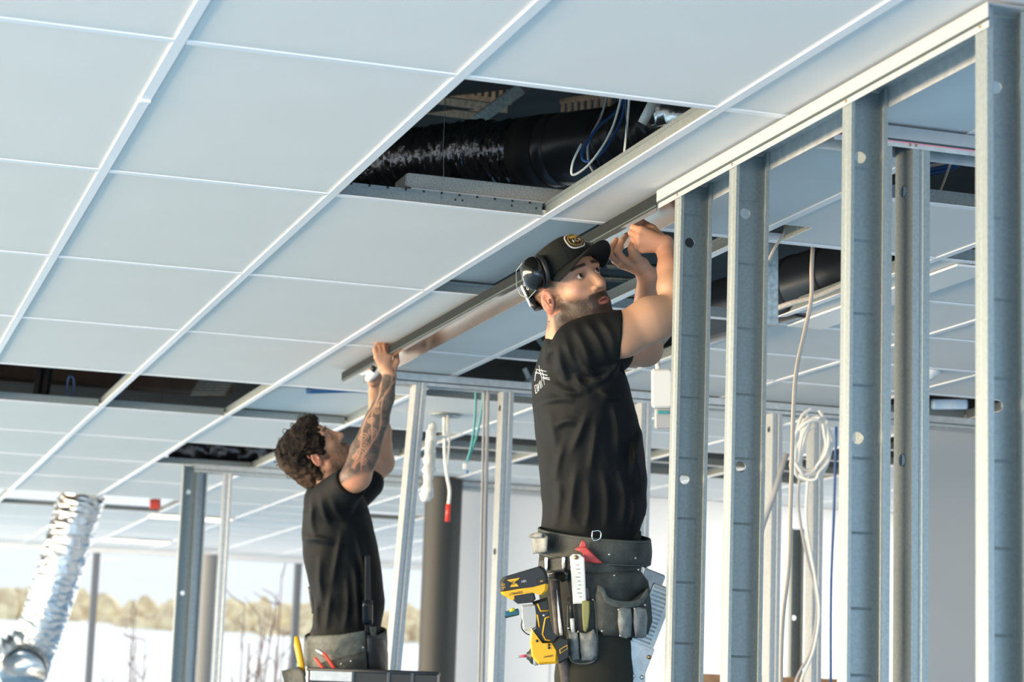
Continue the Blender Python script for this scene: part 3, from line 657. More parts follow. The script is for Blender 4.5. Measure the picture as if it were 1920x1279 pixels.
# ================================================================== sculpting: implicit shapes meshed with surface nets
class Sculpt:
    def __init__(s): s.ops = []
    def cone(s, a, b, ra, rb, k=.012, sub=False):
        a, b = np.array(a, float), np.array(b, float); r = max(ra, rb)
        s.ops.append(('cone', np.minimum(a, b) - r, np.maximum(a, b) + r, k, sub, (a, b, ra, rb))); return s
    def chain(s, pts, rad, k=.012):
        for i in range(len(pts) - 1): s.cone(pts[i], pts[i + 1], rad[i], rad[i + 1], k)
        return s
    def ell(s, c, R, rad, k=.012, sub=False):
        """ellipsoid with axes in the rows of R"""
        c = np.array(c, float); R = np.array(R, float); e = np.sqrt(((R * np.array(rad)[:, None]) ** 2).sum(0))
        s.ops.append(('ell', c - e, c + e, k, sub, (c, R, np.array(rad, float)))); return s
    def loft(s, C, e1, e2, ax, hs, cs, A, B, k=.012, p=2.2):
        """elliptical sections: heights hs along ax, centres offset cs along e1, half sizes A (e1) and B (e2)"""
        C = np.array(C, float); m = max(max(A), max(B)) + max(abs(np.array(cs)).max(), 0)
        pts = [C + ax * h + e1 * (c + q1 * a) + e2 * q2 * b for h, c, a, b in zip(hs, cs, A, B) for q1 in (-1, 1) for q2 in (-1, 1)]
        pts = np.array(pts); s.ops.append(('loft', pts.min(0) - .02, pts.max(0) + .02, k, False, (C, e1, e2, ax, np.array(hs), np.array(cs), np.array(A), np.array(B), p))); return s
    def plane(s, p, n, lo, hi, k=.004):
        """remove everything on the side n points to, inside the box lo..hi"""
        s.ops.append(('plane', np.array(lo, float), np.array(hi, float), k, True, (np.array(p, float), np.array(n, float)))); return s
    def mesh(s, name, h, disp=None, pad=.02):
        lo = np.min([o[1] for o in s.ops if not o[4]], 0) - pad; hi = np.max([o[2] for o in s.ops if not o[4]], 0) + pad
        n = np.ceil((hi - lo) / h).astype(int) + 1
        V = np.full(n, .05, np.float32)
        ax_ = [(lo[i] + h * np.arange(n[i])).astype(np.float32) for i in range(3)]
        for kind, bl, bh, k, sub, d in s.ops:
            m = k + .014
            i0 = np.clip(np.floor((bl - m - lo) / h).astype(int), 0, n - 1); i1 = np.clip(np.ceil((bh + m - lo) / h).astype(int) + 1, 1, n)
            if np.any(i1 <= i0): continue
            sl = tuple(slice(a, b) for a, b in zip(i0, i1))
            x, y, z = np.ix_(ax_[0][sl[0]], ax_[1][sl[1]], ax_[2][sl[2]])
            if kind == 'cone':
                a, b, ra, rb = d; ba = b - a; L = max(float(ba @ ba), 1e-9)
                px, py, pz_ = x - a[0], y - a[1], z - a[2]
                t = np.clip((px * ba[0] + py * ba[1] + pz_ * ba[2]) / L, 0, 1)
                q = np.sqrt((px - t * ba[0]) ** 2 + (py - t * ba[1]) ** 2 + (pz_ - t * ba[2]) ** 2) - (ra + (rb - ra) * t)
            elif kind == 'ell':
                c, R, rad = d; px, py, pz_ = x - c[0], y - c[1], z - c[2]
                k0 = 0; k1 = 0
                for i in range(3):
                    w = (px * R[i][0] + py * R[i][1] + pz_ * R[i][2]) / rad[i]; k0 = k0 + w * w; k1 = k1 + (w / rad[i]) ** 2
                k0 = np.sqrt(k0); q = k0 * (k0 - 1) / np.maximum(np.sqrt(k1), 1e-6)
            elif kind == 'loft':
                C, e1, e2, axx, hs, cs, A, B, p = d; px, py, pz_ = x - C[0], y - C[1], z - C[2]
                hh = px * axx[0] + py * axx[1] + pz_ * axx[2]
                c = np.interp(hh, hs, cs); a = np.interp(hh, hs, A); b = np.interp(hh, hs, B)
                u = np.abs(px * e1[0] + py * e1[1] + pz_ * e1[2] - c); v = np.abs(px * e2[0] + py * e2[1] + pz_ * e2[2])
                r = ((u / a) ** p + (v / b) ** p) ** (1 / p); q = (r - 1) * np.minimum(a, b)
                q = np.maximum(q, np.maximum(hs[0] - hh, hh - hs[-1]))
            else:
                c, nn = d; q = -((x - c[0]) * nn[0] + (y - c[1]) * nn[1] + (z - c[2]) * nn[2])
            W = V[sl]; q = q.astype(np.float32)
            if sub: q = -q; e = np.maximum(k - np.abs(W - q), 0); V[sl] = np.maximum(W, q) + e * e / (4 * k)
            else: e = np.maximum(k - np.abs(W - q), 0); V[sl] = np.minimum(W, q) - e * e / (4 * k)
        if disp is not None:
            near = np.argwhere(np.abs(V) < .02); P = near * h + lo; V[tuple(near.T)] -= disp(P).astype(np.float32)
        S = V < 0
        a = np.zeros(n - 1, np.uint8)
        for dx in (0, 1):
            for dy in (0, 1):
                for dz in (0, 1): a += S[dx:n[0] - 1 + dx, dy:n[1] - 1 + dy, dz:n[2] - 1 + dz]
        act = np.argwhere((a > 0) & (a < 8)); m = n - 1
        lin = (act[:, 0] * m[1] + act[:, 1]) * m[2] + act[:, 2]
        cor = np.array([(i, j, k) for i in (0, 1) for j in (0, 1) for k in (0, 1)])
        val = np.stack([V[tuple((act + c).T)] for c in cor], 1)
        acc = np.zeros((len(act), 3)); cnt = np.zeros(len(act))
        for i in range(8):
            for j in range(i + 1, 8):
                if np.abs(cor[i] - cor[j]).sum() != 1: continue
                cr = (val[:, i] < 0) != (val[:, j] < 0); t = np.where(cr, val[:, i] / (val[:, i] - val[:, j] + 1e-12), 0)
                acc += np.where(cr[:, None], cor[i] + t[:, None] * (cor[j] - cor[i]), 0); cnt += cr
        vert = lo + h * (act + acc / cnt[:, None])
        faces = []
        for axis in range(3):
            sl0 = [slice(1, n[i] - 1) for i in range(3)]; sl1 = list(sl0); sl0[axis] = slice(0, n[axis] - 1); sl1[axis] = slice(1, n[axis])
            A_, B_ = S[tuple(sl0)], S[tuple(sl1)]; e = np.argwhere(A_ != B_); 
            if len(e) == 0: continue
            flip = A_[tuple(e.T)]
            off = np.ones(3, int); off[axis] = 0; e = e + off
            u, v = [(1, 2), (2, 0), (0, 1)][axis]; du, dv = np.eye(3, dtype=int)[u], np.eye(3, dtype=int)[v]
            q = [e - du - dv, e - dv, e, e - du]
            q = np.stack([np.searchsorted(lin, (c[:, 0] * m[1] + c[:, 1]) * m[2] + c[:, 2]) for c in q], 1)
            q[~flip] = q[~flip][:, ::-1]; faces.append(q)
        F = np.concatenate(faces)
        me = bpy.data.meshes.new(name)
        me.vertices.add(len(vert)); me.vertices.foreach_set('co', vert.astype(np.float32).ravel())
        me.loops.add(len(F) * 4); me.loops.foreach_set('vertex_index', F.astype(np.int32).ravel())
        me.polygons.add(len(F)); me.polygons.foreach_set('loop_start', np.arange(0, len(F) * 4, 4, dtype=np.int32))
        me.polygons.foreach_set('use_smooth', np.ones(len(F), bool)); me.update(calc_edges=True); me.validate()
        s.vert = vert
        return me
def place(me, name, material, parent=None):
    o = bpy.data.objects.new(name, me); COL.objects.link(o); o.data.materials.append(MATS[material])
    if parent is not None: adopt(o, parent)
    return o
def paint(me, rgb):
    a = me.color_attributes.new('tone', 'FLOAT_COLOR', 'POINT')
    a.data.foreach_set('color', np.concatenate([rgb, np.ones((len(rgb), 1))], 1).astype(np.float32).ravel())
def tonemat(name, rough=.5, sss=0., bump=0., bscale=300., spec=.4):
    m = mat(name, (.5, .5, .5), rough, bump=bump, bscale=bscale, spec=spec); nt = m.node_tree; b = nt.nodes['Principled BSDF']
    at = nd(nt, 'ShaderNodeVertexColor'); at.layer_name = 'tone'; nt.links.new(at.outputs['Color'], b.inputs['Base Color'])
    if sss: b.inputs['Subsurface Weight'].default_value = sss; b.inputs['Subsurface Radius'].default_value = (.008, .003, .0015); b.inputs['Subsurface Scale'].default_value = .6
    return m
tonemat('skin', .48, .05, bump=.12, bscale=420)
tonemat('hair', .7, bump=.5, bscale=300, spec=.12)
def vnoise(P, sc, seed=0):
    """cheap smooth value noise, about -1..1"""
    rg = np.random.default_rng(seed); out = np.zeros(len(P))
    for k in range(6):
        d = rg.normal(size=3); d /= np.linalg.norm(d); out += np.sin(P @ d * sc * rg.uniform(.6, 1.6) + rg.uniform(0, 6.28) + 1.3 * np.sin(P @ rg.normal(size=3) * sc * .5))
    return out / 3.2
def sst(a, b, x): t = np.clip((x - a) / (b - a), 0, 1); return t * t * (3 - 2 * t)
def camvec(a, b, c): v = CR * a + CU * b - CW * c; return v / np.linalg.norm(v)      # right, up, towards the camera
def frame(F, L):
    F = F / np.linalg.norm(F); L = L - F * (L @ F); L /= np.linalg.norm(L); return F, L, np.cross(F, L)
class Head:
    def __init__(s, c, F, L): s.c = np.array(c, float); s.F, s.L, s.U = frame(F, L); s.R = np.array([s.F, s.L, s.U])
    def at(s, f, l, u): return s.c + s.F * f + s.L * l + s.U * u
    def loc(s, P): return (P - s.c) @ s.R.T
    def sculpt(s, S, mouth=.004):
        R = s.R; at = lambda f, l, u: s.at(f, l, u * 1.13 if u < -.004 else u)
        S.ell(at(-.014, 0, .045), R, (.098, .077, .088), .01)
        S.ell(at(.034, 0, -.028), R, (.062, .060, .084), .03)
        S.ell(at(.052, 0, .045), R, (.044, .058, .050), .025)
        for q in (-1, 1):
            S.cone(at(.004, q * .056, -.042), at(.068, q * .019, -.092), .024, .020, .02)
            S.ell(at(.058, q * .043, -.008), R, (.021, .020, .018), .018)
            S.cone(at(.087, q * .013, .041), at(.071, q * .052, .042), .0115, .011, .012)
        S.ell(at(.074, 0, -.092), R, (.023, .026, .020), .018)
        S.ell(at(.078, 0, -.057), R, (.020, .034, .026), .015)
        for q in (-1, 1): S.ell(at(.106, q * .0325, .022), R, (.026, .019, .0135), .010, True)
        S.cone(at(.090, 0, .036), at(.111, 0, -.012), .0085, .0105, .010)
        S.ell(at(.1095, 0, -.016), R, (.0125, .0115, .0105), .006)
        for q in (-1, 1):
            S.ell(at(.0995, q * .0125, -.019), R, (.011, .0085, .008), .005)
            S.ell(at(.105, q * .0065, -.0275), R, (.006, .004, .0045), .003, True)
            S.ell(at(.0765, q * .0325, .022), R, (.0140, .0150, .0138), .003)
            S.ell(at(.0935, q * .0325, .0216), R, (.013, .0132, .0044), .002, True)
        S.cone(at(.091, -.021, -.049), at(.0985, 0, -.0462), .0040, .0050, .005); S.cone(at(.091, .021, -.049), at(.0985, 0, -.0462), .0040, .0050, .005)
        S.cone(at(.089, -.019, -.052), at(.0955, 0, -.0585), .0042, .0060, .005); S.cone(at(.089, .019, -.052), at(.0955, 0, -.0585), .0042, .0060, .005)
        S.ell(at(.103, 0, -.0515), R, (.013, .019, mouth), .002, True)
        for q in (-1, 1):
            ear = np.array([s.F * .90 + s.U * -.25 + s.L * q * -.42, s.L * q + s.F * .3, s.U + s.F * .25]); ear[1] -= ear[0] * (ear[0] @ ear[1]) / (ear[0] @ ear[0]); ear /= np.linalg.norm(ear, axis=1)[:, None]
            S.ell(at(-.014, q * .081, .000), ear, (.0185, .0062, .031), .005)
            S.ell(at(-.011, q * .0885, .003), ear, (.0118, .0072, .0215), .0025, True)
            S.ell(at(-.004, q * .086, -.002), ear, (.004, .006, .007), .003)
            S.cone(at(-.022, q * .086, .014), at(-.012, q * .086, -.012), .0026, .0022, .003)
    def eyes(s, parent, look):
        for q in (-1, 1):
            c = s.at(.0775, q * .0325, .022); d = look / np.linalg.norm(look); a = np.cross(d, Z_); a /= np.linalg.norm(a); b = np.cross(d, a)
            e = MB().lathe([(0.0001, -.0128)] + [(.0128 * math.sin(t), -.0128 * math.cos(t)) for t in np.linspace(.2, 3.0, 14)] + [(.0001, .0128)], c, a, b, d, 20).build('eye', 'eye_white', parent)
            MB().lathe([(.0001, .0131), (.0030, .0129), (.0062, .0117), (.0070, .0108)], c, a, b, d, 18).build('iris', 'eye_iris', e)
mat('eye_white', (.58, .55, .53), .15)
mat('eye_iris', (.03, .018, .012), .1)
SKIN1 = np.array([.48, .255, .158]); SKIN2 = np.array([.46, .25, .160])

def limbskin(P, base, seed, amp=.10):
    n = vnoise(P, 60, seed)[:, None] * .04 + vnoise(P, 14, seed + 1)[:, None] * .06
    return base * (1 + n) + np.array([.03, -.012, -.012]) * vnoise(P, 24, seed + 2)[:, None]

# ================================================================== worker in the cap
DW = 5.72
ppm = lambda D: FPX / D
wk1 = thing('person', 'worker in black t-shirt, cap and ear defenders, both arms raised to the track', 'person', (1.86, 5.28, 1.02))
h1 = Head(Q(1072, 549, DW), camvec(.59, .335, .72), camvec(.70, .246, -.67))
a1 = math.radians(14)
CWh = CW - Z_ * CW[2]; CWh /= np.linalg.norm(CWh)
e1 = CR * math.cos(a1) + CWh * math.sin(a1); e1 -= CU * (e1 @ CU); e1 /= np.linalg.norm(e1)
e2 = np.cross(CU, e1)                              # lateral, away from the camera
def body_loft(rows, D, e1, e2, grow=0., ca=.97, sa=.24):
    """silhouette rows (py, left, right, lateral half width) -> loft arguments, lowest first"""
    C = Q(960, 1000, D); hs, cs, A, B = [], [], [], []
    if D > 7: C = C + e2 * np.mean([(Q((r[1] + r[2]) / 2, r[0], D) - C) @ e2 for r in rows])
    for py, l, r, b in sorted(rows, reverse=True):
        p = Q((l + r) / 2, py, D) - C; hw = (r - l) / 2 * D / FPX
        hs.append(p @ CU); cs.append(p @ e1); A.append(math.sqrt(max(hw * hw - (b * sa) ** 2, .0009)) / ca + grow); B.append(b + grow)
    return C, e1, e2, CU, hs, cs, A, B
rows1 = [(600, 1052, 1092, .055), (618, 1040, 1112, .105), (640, 1025, 1145, .165), (680, 1012, 1172, .205), (720, 1006, 1186, .215), (760, 1006, 1197, .205), (800, 1010, 1207, .195), (850, 1016, 1218, .182), (900, 1023, 1223, .172), (950, 1027, 1222, .168), (1000, 1024, 1208, .172), (1040, 1018, 1204, .178)]
S = Sculpt()
S.loft(*body_loft([r for r in rows1 if 612 < r[0] <= 800], DW, e1, e2, -.030), k=.02)
h1.sculpt(S, .0024)
S.cone(h1.at(-.022, 0, -.03), Q(1066, 632, DW + .005), .054, .062, .03)
S.cone(h1.at(-.030, -.04, -.02), Q(1062, 634, DW - .03), .026, .040, .02)
sh, hemc, el = Q(1092, 650, 5.585), Q(1166, 628, 5.555), Q(1280, 578, 5.58)
S.chain([sh, hemc, Q(1222, 600, 5.565), el], [.050, .056, .058, .045], .02)
S.chain([el, Q(1262, 538, 5.605), Q(1256, 505, 5.635), Q(1249, 474, 5.66)], [.043, .040, .031, .023], .016)
def hand(S, wrist, rw, fingers, thumb, kn=.013, rf=.0088):
    for f in fingers:
        S.cone(wrist, f[0], rw, kn, .008); S.chain(f, [kn * .93] + [rf * (1.04 - .09 * i) for i in range(len(f) - 1)], .003)
    S.chain(thumb, [.017, .0125, .0105, .009][:len(thumb)], .006)
wr = Q(1247, 458, 5.668)
S.cone(Q(1249, 474, 5.66), wr, .023, .021, .01)
hand(S, wr, .021, [[Q(1203, 433, 5.664), Q(1188, 427, 5.69), Q(1191, 417, 5.716), Q(1202, 414, 5.726)],
                   [Q(1199, 444, 5.660), Q(1184, 437, 5.686), Q(1188, 427, 5.714), Q(1198, 423, 5.726)],
                   [Q(1200, 456, 5.662), Q(1188, 449, 5.688), Q(1192, 440, 5.714), Q(1202, 434, 5.724)],
                   [Q(1206, 466, 5.668), Q(1196, 461, 5.692), Q(1199, 452, 5.712), Q(1206, 446, 5.722)]],
     [Q(1236, 446, 5.69), Q(1222, 430, 5.71), Q(1208, 420, 5.728)])
shL, elL, wrL = Q(1112, 662, 5.86), Q(1210, 655, 6.00), Q(1214, 518, 5.84)
S.chain([shL, elL], [.048, .047], .02); S.chain([elL, Q(1213, 590, 5.93), wrL], [.046, .042, .026], .016)
wl = Q(1200, 499, 5.826); S.cone(wrL, wl, .026, .024, .012)
hand(S, wl, .022, [[Q(1170, 490, 5.815), Q(1158, 471, 5.80), Q(1166, 452, 5.81), Q(1175, 441, 5.83)],
                   [Q(1165, 495, 5.826), Q(1148, 482, 5.815), Q(1147, 464, 5.82), Q(1155, 450, 5.835)],
                   [Q(1169, 497, 5.845), Q(1153, 489, 5.85), Q(1150, 470, 5.855), Q(1159, 456, 5.86)],
                   [Q(1175, 499, 5.86), Q(1162, 494, 5.87), Q(1157, 478, 5.875), Q(1165, 464, 5.88)]],
     [Q(1192, 484, 5.81), Q(1186, 466, 5.80), Q(1190, 448, 5.81)])
me = S.mesh('person_body', .0023)
P = S.vert; c = limbskin(P, SKIN1, 3); Lc = h1.loc(P); f, l, u = Lc.T; al = np.abs(l)
hd = (f > -.13) & (u > -.125) & (al < .1) & (f < .14)
def mixc(c, col, m): return c * (1 - m[:, None]) + np.array(col) * m[:, None]
nz = np.random.default_rng(9).normal(0, .8, len(P)) + vnoise(P, 200, 8) * .25
red = sst(.02, 0, np.abs(f - .075)) * sst(.03, .01, np.abs(u + .012)) * sst(.02, .045, al) * hd
c = mixc(c, (.66, .33, .25), np.clip(red, 0, 1) * .5)
u_ = np.where(u < 0, u / 1.13, u)
jaw = sst(-.004, -.028, u_ + .30 * np.maximum(f - .035, 0) - .10 * np.maximum(.02 - f, 0)) * sst(-.030, -.012, f) * (u > -.14) * hd
must = sst(.0105, .006, np.abs(u_ + .0385)) * sst(.037, .027, al) * (f > .076) * hd
goat = np.clip(sst(.040, .028, al) * sst(-.060, -.066, u_) * (f > .045) + sst(.008, .004, np.abs(al - .028)) * (np.abs(u_ + .055) < .022) * (f > .07), 0, 1) * hd
side = sst(.016, .004, np.abs(f - .012)) * (u > -.03) * (u < .05) * (al > .05) * hd
fade = sst(-.02, -.045, f) * sst(-.075, -.05, u) * hd * (al > .02)
beard = np.clip(jaw * .95 * (1 + .09 * nz) + must * .95 + goat * .97 + side * .55 * (1 + .4 * nz) + fade * .62 * (1 + .4 * nz), 0, .97)
lips = (sst(.022, .017, al) * sst(1.0, .72, np.abs(u_ + .0530) / (.0088 * np.sqrt(np.maximum(1 - (al / .0235) ** 2, .02)))) * (f > .088)) * hd
c = mixc(c, (.020, .013, .009), beard * (1 - np.clip(lips, 0, 1)))
c = mixc(c, (.29, .10, .085), np.clip(lips, 0, 1) * .85)
brow = (1 + .15 * nz) * sst(.0064, .0030, np.abs(u - (.0465 - .10 * np.maximum(al - .036, 0)))) * sst(.008, .013, al) * sst(.060, .050, al) * (f > .055) * hd
c = mixc(c, (.016, .010, .008), np.clip(brow, 0, 1) * .95)
er = np.sqrt(((al - .0325) / .0150) ** 2 + ((u - .0225) / .0068) ** 2); lash = sst(1.45, 1.05, er) * (f > .07) * hd
c = mixc(c, (.12, .055, .04), lash * .75); sock_shade = sst(2.6, 1.3, er) * (f > .06) * hd; c = mixc(c, (.36, .17, .12), sock_shade * .35)  # dark lash line, then eye-socket shading put into the skin colour
c = mixc(c, (.55, .20, .13), (sst(.074, .082, al) * (f < .012) * (f > -.045) * (u > -.04) * (u < .04)) * .6)
paint(me, c); body1 = place(me, 'body', 'skin', wk1)
h1.eyes(wk1, camvec(.67, .47, .60))
# t-shirt
def ridged(P, lines, w=9., amp=.006):
    """cloth folds: soft ridges with a trough beside them along lines given in photograph pixels"""
    v = P - CC; z = v @ CW; x = 960 + FPX * (v @ CR) / z; y = 639.5 - FPX * (v @ CU) / z; out = np.zeros(len(P))
    for L in lines:
        pts = [np.array(p[:2], float) for p in smoothpts([(a, b, 0) for a, b in L], 3)]; best = np.full(len(P), 1e9); sd = np.zeros(len(P)); al_ = np.zeros(len(P))
        for i in range(len(pts) - 1):
            a, d = pts[i], pts[i + 1] - pts[i]; l2 = d @ d; t = np.clip(((x - a[0]) * d[0] + (y - a[1]) * d[1]) / l2, 0, 1)
            ex, ey = x - a[0] - t * d[0], y - a[1] - t * d[1]; dist = ex * ex + ey * ey; m = dist < best
            best = np.where(m, dist, best); sd = np.where(m, (d[0] * ey - d[1] * ex) / math.sqrt(l2), sd); al_ = np.where(m, (i + t) / (len(pts) - 1), al_)
        taper = np.sin(math.pi * np.clip(al_, .02, .98)) ** .6
        out += amp * taper * (np.exp(-best / w ** 2) - .75 * np.exp(-(best + 0 * sd) / (2.2 * w) ** 2) * (sd > 0) * 1.0 * np.clip(sd / w, 0, 1))
    return out
FOLDS1 = [[(1062, 640), (1070, 668), (1088, 695)], [(1046, 650), (1050, 682), (1062, 715)], [(1030, 640), (1023, 668), (1020, 690)], [(1080, 650), (1096, 690), (1118, 712)],
    [(1012, 756), (1045, 748), (1080, 752)], [(1100, 778), (1086, 812), (1070, 850)], [(1058, 830), (1046, 865), (1040, 905)], [(1118, 790), (1112, 840), (1106, 885)], [(1150, 760), (1158, 800), (1160, 850)],
    [(1030, 770), (1036, 810), (1046, 850)], [(1080, 880), (1072, 930), (1066, 985)], [(1102, 900), (1104, 950), (1098, 992)], [(1130, 880), (1138, 935), (1136, 990)], [(1160, 880), (1172, 930), (1168, 985)], [(1048, 900), (1046, 950), (1040, 990)],
    [(1185, 830), (1198, 880), (1202, 930)], [(1035, 720), (1060, 735), (1095, 738)], [(1185, 920), (1190, 955), (1184, 990)], [(1120, 730), (1142, 745), (1165, 742)], [(1075, 700), (1088, 722), (1110, 735)],
    [(1100, 606), (1122, 640), (1136, 676)], [(1125, 598), (1144, 630), (1152, 664)], [(1078, 616), (1098, 660), (1108, 690)], [(1150, 690), (1120, 698), (1092, 690)], [(1166, 680), (1130, 712), (1090, 716)], [(1040, 800), (1062, 790), (1090, 796)], [(1205, 800), (1190, 850), (1186, 900)]]
def folds(P, c=None, e1_=None, k=1.0):
    c = Q(1100, 830, DW) if c is None else c; ee = e1 if e1_ is None else e1_
    q = (P - c) / k; a = q @ ee; z = q @ CU
    d = .0030 * vnoise(P, 26, 4) + .0015 * vnoise(P, 60, 5)
    ridge = lambda x: (1 - np.abs(np.sin(x))) ** 2
    d = d + .006 * ridge(a * 17 - z * 7 + .9 * np.sin(z * 9)) * sst(.0, .14, z)           # pulled up to the arms
    d = d + .006 * ridge(a * 13 + z * 15 + 1.1 * np.sin(a * 8 - z * 5)) * sst(.12, -.06, z) # slack at the waist
    return d - .005
mat('black_tee', (.0022, .0036, .0047), .72, noise=.15, nscale=12, bump=.25, bscale=900, spec=.22)
S = Sculpt()
S.loft(*body_loft([(r[0], r[1] - (2 if r[0] < 640 else 0), r[2] + (2 if r[0] < 640 else 0), r[3]) for r in rows1 if r[0] > 610], DW, e1, e2, .0), k=.03)
S.cone(Q(1060, 652, DW), Q(1072, 655, DW + .02), .056, .06, .03); S.cone(Q(1085, 655, 5.66), Q(1115, 645, 5.60), .056, .066, .03)
S.chain([Q(1085, 655, 5.60), hemc + (hemc - sh) * .02], [.075, .068], .035)
S.chain([Q(1105, 664, 5.84), shL + (elL - shL) * .36], [.073, .064], .03)
ad = (hemc - sh) / np.linalg.norm(hemc - sh); adL = (elL - shL) / np.linalg.norm(elL - shL)
hp = Q(1166, 628, 5.555); S.plane(hp, CR * .995 - CU * .06, hp + np.array([-.10, -.12, -.066]), hp + np.array([.16, .12, .12]), .002)
sm = S.mesh('t_shirt', .0034, lambda P: folds(P) * .6 + ridged(P, FOLDS1, 9, .0075)); place(sm, 't_shirt', 'black_tee', wk1)
# print on the back of the shirt
def teeD(px, off=.004): return DW - (.212 + off) * math.sqrt(max(.02, 1 - ((px - 1096) / (92 + off * 700)) ** 2))
mat('print_white', (.70, .72, .74), .7)
pr = MB()
def stroke(L, r):
    P_ = [(995 + x / 15.98, 670 + y / 15.98) for x, y in L]
    pr.tube([Q(x + .5, y, teeD(x, .0105)) for x, y in P_], r, 5)
for L, r in (([(150, 360), (300, 390), (465, 430)], .0009), ([(140, 455), (300, 490), (490, 545)], .0014), ([(360, 590), (560, 625)], .001), ([(360, 625), (570, 675)], .001),
             ([(240, 245), (265, 370), (290, 480)], .0009), ([(320, 350), (370, 540), (405, 830)], .0009), ([(172, 400), (135, 540), (120, 710)], .0013), ([(280, 490), (318, 580), (340, 715)], .001), ([(240, 400), (300, 470)], .0009), ([(300, 700), (345, 890)], .001),
             ([(118, 860), (150, 1085)], .0013), ([(118, 860), (160, 818)], .001), ([(150, 1085), (195, 1040)], .001), ([(170, 830), (200, 1020)], .0012), ([(205, 795), (235, 1015)], .0013), ([(245, 745), (235, 1010)], .0011), ([(265, 700), (305, 930)], .0012), ([(285, 925), (315, 900)], .001)):
    stroke(L, r)
pr.build('back_print', 'print_white', wk1)
# cap: crown, band, button, bill, badge
mat('cap_cloth', (.011, .0132, .012), .8, noise=.12, nscale=40, bump=.3, bscale=700, spec=.2)
mat('bill_under', (.008, .009, .010), .7, spec=.2)
mat('badge_white', (.72, .72, .68), .7)
mat('badge_black', (.012, .012, .012), .7)
mat('badge_gold', (.50, .30, .045), .6)
capC = h1.at(-.010, 0, .048)
CA, CB, CH = .108, .089, .088
def capu(t):                                  # height of the cap edge round the head, t = 0 at the forehead
    return .005 + .016 * math.cos(t) - .012 * math.sin(t) ** 2
def cap_pt(t, s, g=0.):
    """t around the head, s from the edge (0) to the top (1)"""
    sq = 1 - s ** 2.6 if s < 1 else 0
    k = max(sq, 0) ** .5
    front = max(math.cos(t), 0) ** 2
    r = k ** (.75 - .25 * front)
    z = capu(t) * (1 - s) + s * (CH + .016 * math.cos(t) * r + .006 * front * (1 - s))
    return capC + h1.F * (CA + g) * math.cos(t) * r + h1.L * (CB + g) * math.sin(t) * r + h1.U * (z + g * s)
cap = MB(); cap.grid(lambda a, b: cap_pt(2 * math.pi * a, b ** .8), 56, 18)
capo = cap.build('cap', 'cap_cloth', wk1, solid=.003); capo['label'] = 'dark baseball cap with an oval badge'
sm_ = MB()
for k in range(6):
    t = math.pi / 3 * k + math.pi / 6; sm_.tube([cap_pt(t, b, .001) for b in np.linspace(0, 1, 14)], .0011, 5)
sm_.build('seam', 'bill_under', capo)
MB().lathe([(.0001, .006), (.005, .005), (.007, 0)], cap_pt(0, 1), h1.F, h1.L, h1.U, 12).build('button', 'cap_cloth', capo)
def bill_pt(a, b, dz=0):
    t = (a - .5) * 2 * 1.22; base = cap_pt(t, .0); out = .078 * math.sin(math.pi * (a * .86 + .07)) ** .55
    return base + h1.F * (b * out) + h1.L * (b * .004 * math.sin(t)) + h1.U * (b * (.010 - .030 * (math.sin(t)) ** 2) + dz)
MB().grid(lambda a, b: bill_pt(a, b, .0012), 32, 10).build('bill', 'cap_cloth', capo, solid=.002)
MB().grid(lambda a, b: bill_pt(a, b, -.0022), 32, 10).build('bill_underside', 'bill_under', capo, solid=.002)
def badge(outl, g, material, name):
    c = [(x, y) for x, y in outl]; b = MB()
    cen = (np.mean([p[0] for p in c]), np.mean([p[1] for p in c]))
    rings = [[(cen[0] + (x - cen[0]) * k, cen[1] + (y - cen[1]) * k) for x, y in c] for k in (.02, .35, .7, 1)]
    v = [cap_pt(x / .1, .56 + y / .1, g) for r in rings for x, y in r]; n = len(c)
    b.add(v, [(q * n + i, q * n + (i + 1) % n, q * n + n + (i + 1) % n, q * n + n + i) for q in range(3) for i in range(n)], True)
    return b.build(name, material, capo)
def oval(rx, ry, n=40, p=2.6, cx=0, cy=0): return [(cx + rx * abs(math.cos(t)) ** (2 / p) * math.copysign(1, math.cos(t)), cy + ry * abs(math.sin(t)) ** (2 / p) * math.copysign(1, math.sin(t))) for t in np.linspace(0, 2 * math.pi, n, endpoint=False)]
badge(oval(.036, .030), .0022, 'badge_white', 'badge_border')
badge(oval(.032, .026), .0032, 'badge_black', 'badge_field')
for k in range(26):
    an = 2 * math.pi * k / 26; x, y = .0268 * math.cos(an), .0212 * math.sin(an); badge(oval(.0019, .0028, 8, 3, x, y), .0040, 'badge_gold', 'badge_letter')
badge(oval(.0175, .0055, 16, 3, 0, .0105), .0040, 'badge_gold', 'badge_crest')
badge(oval(.0085, .0085, 12, 1.4, .001, -.004), .0040, 'badge_gold', 'badge_emblem')
badge(oval(.0040, .0050, 10, 1.4, .001, -.004), .0046, 'badge_black', 'badge_emblem')
for x in (-.013, .0145): badge(oval(.0030, .0062, 8, 3, x, -.004), .0040, 'badge_white', 'badge_emblem')
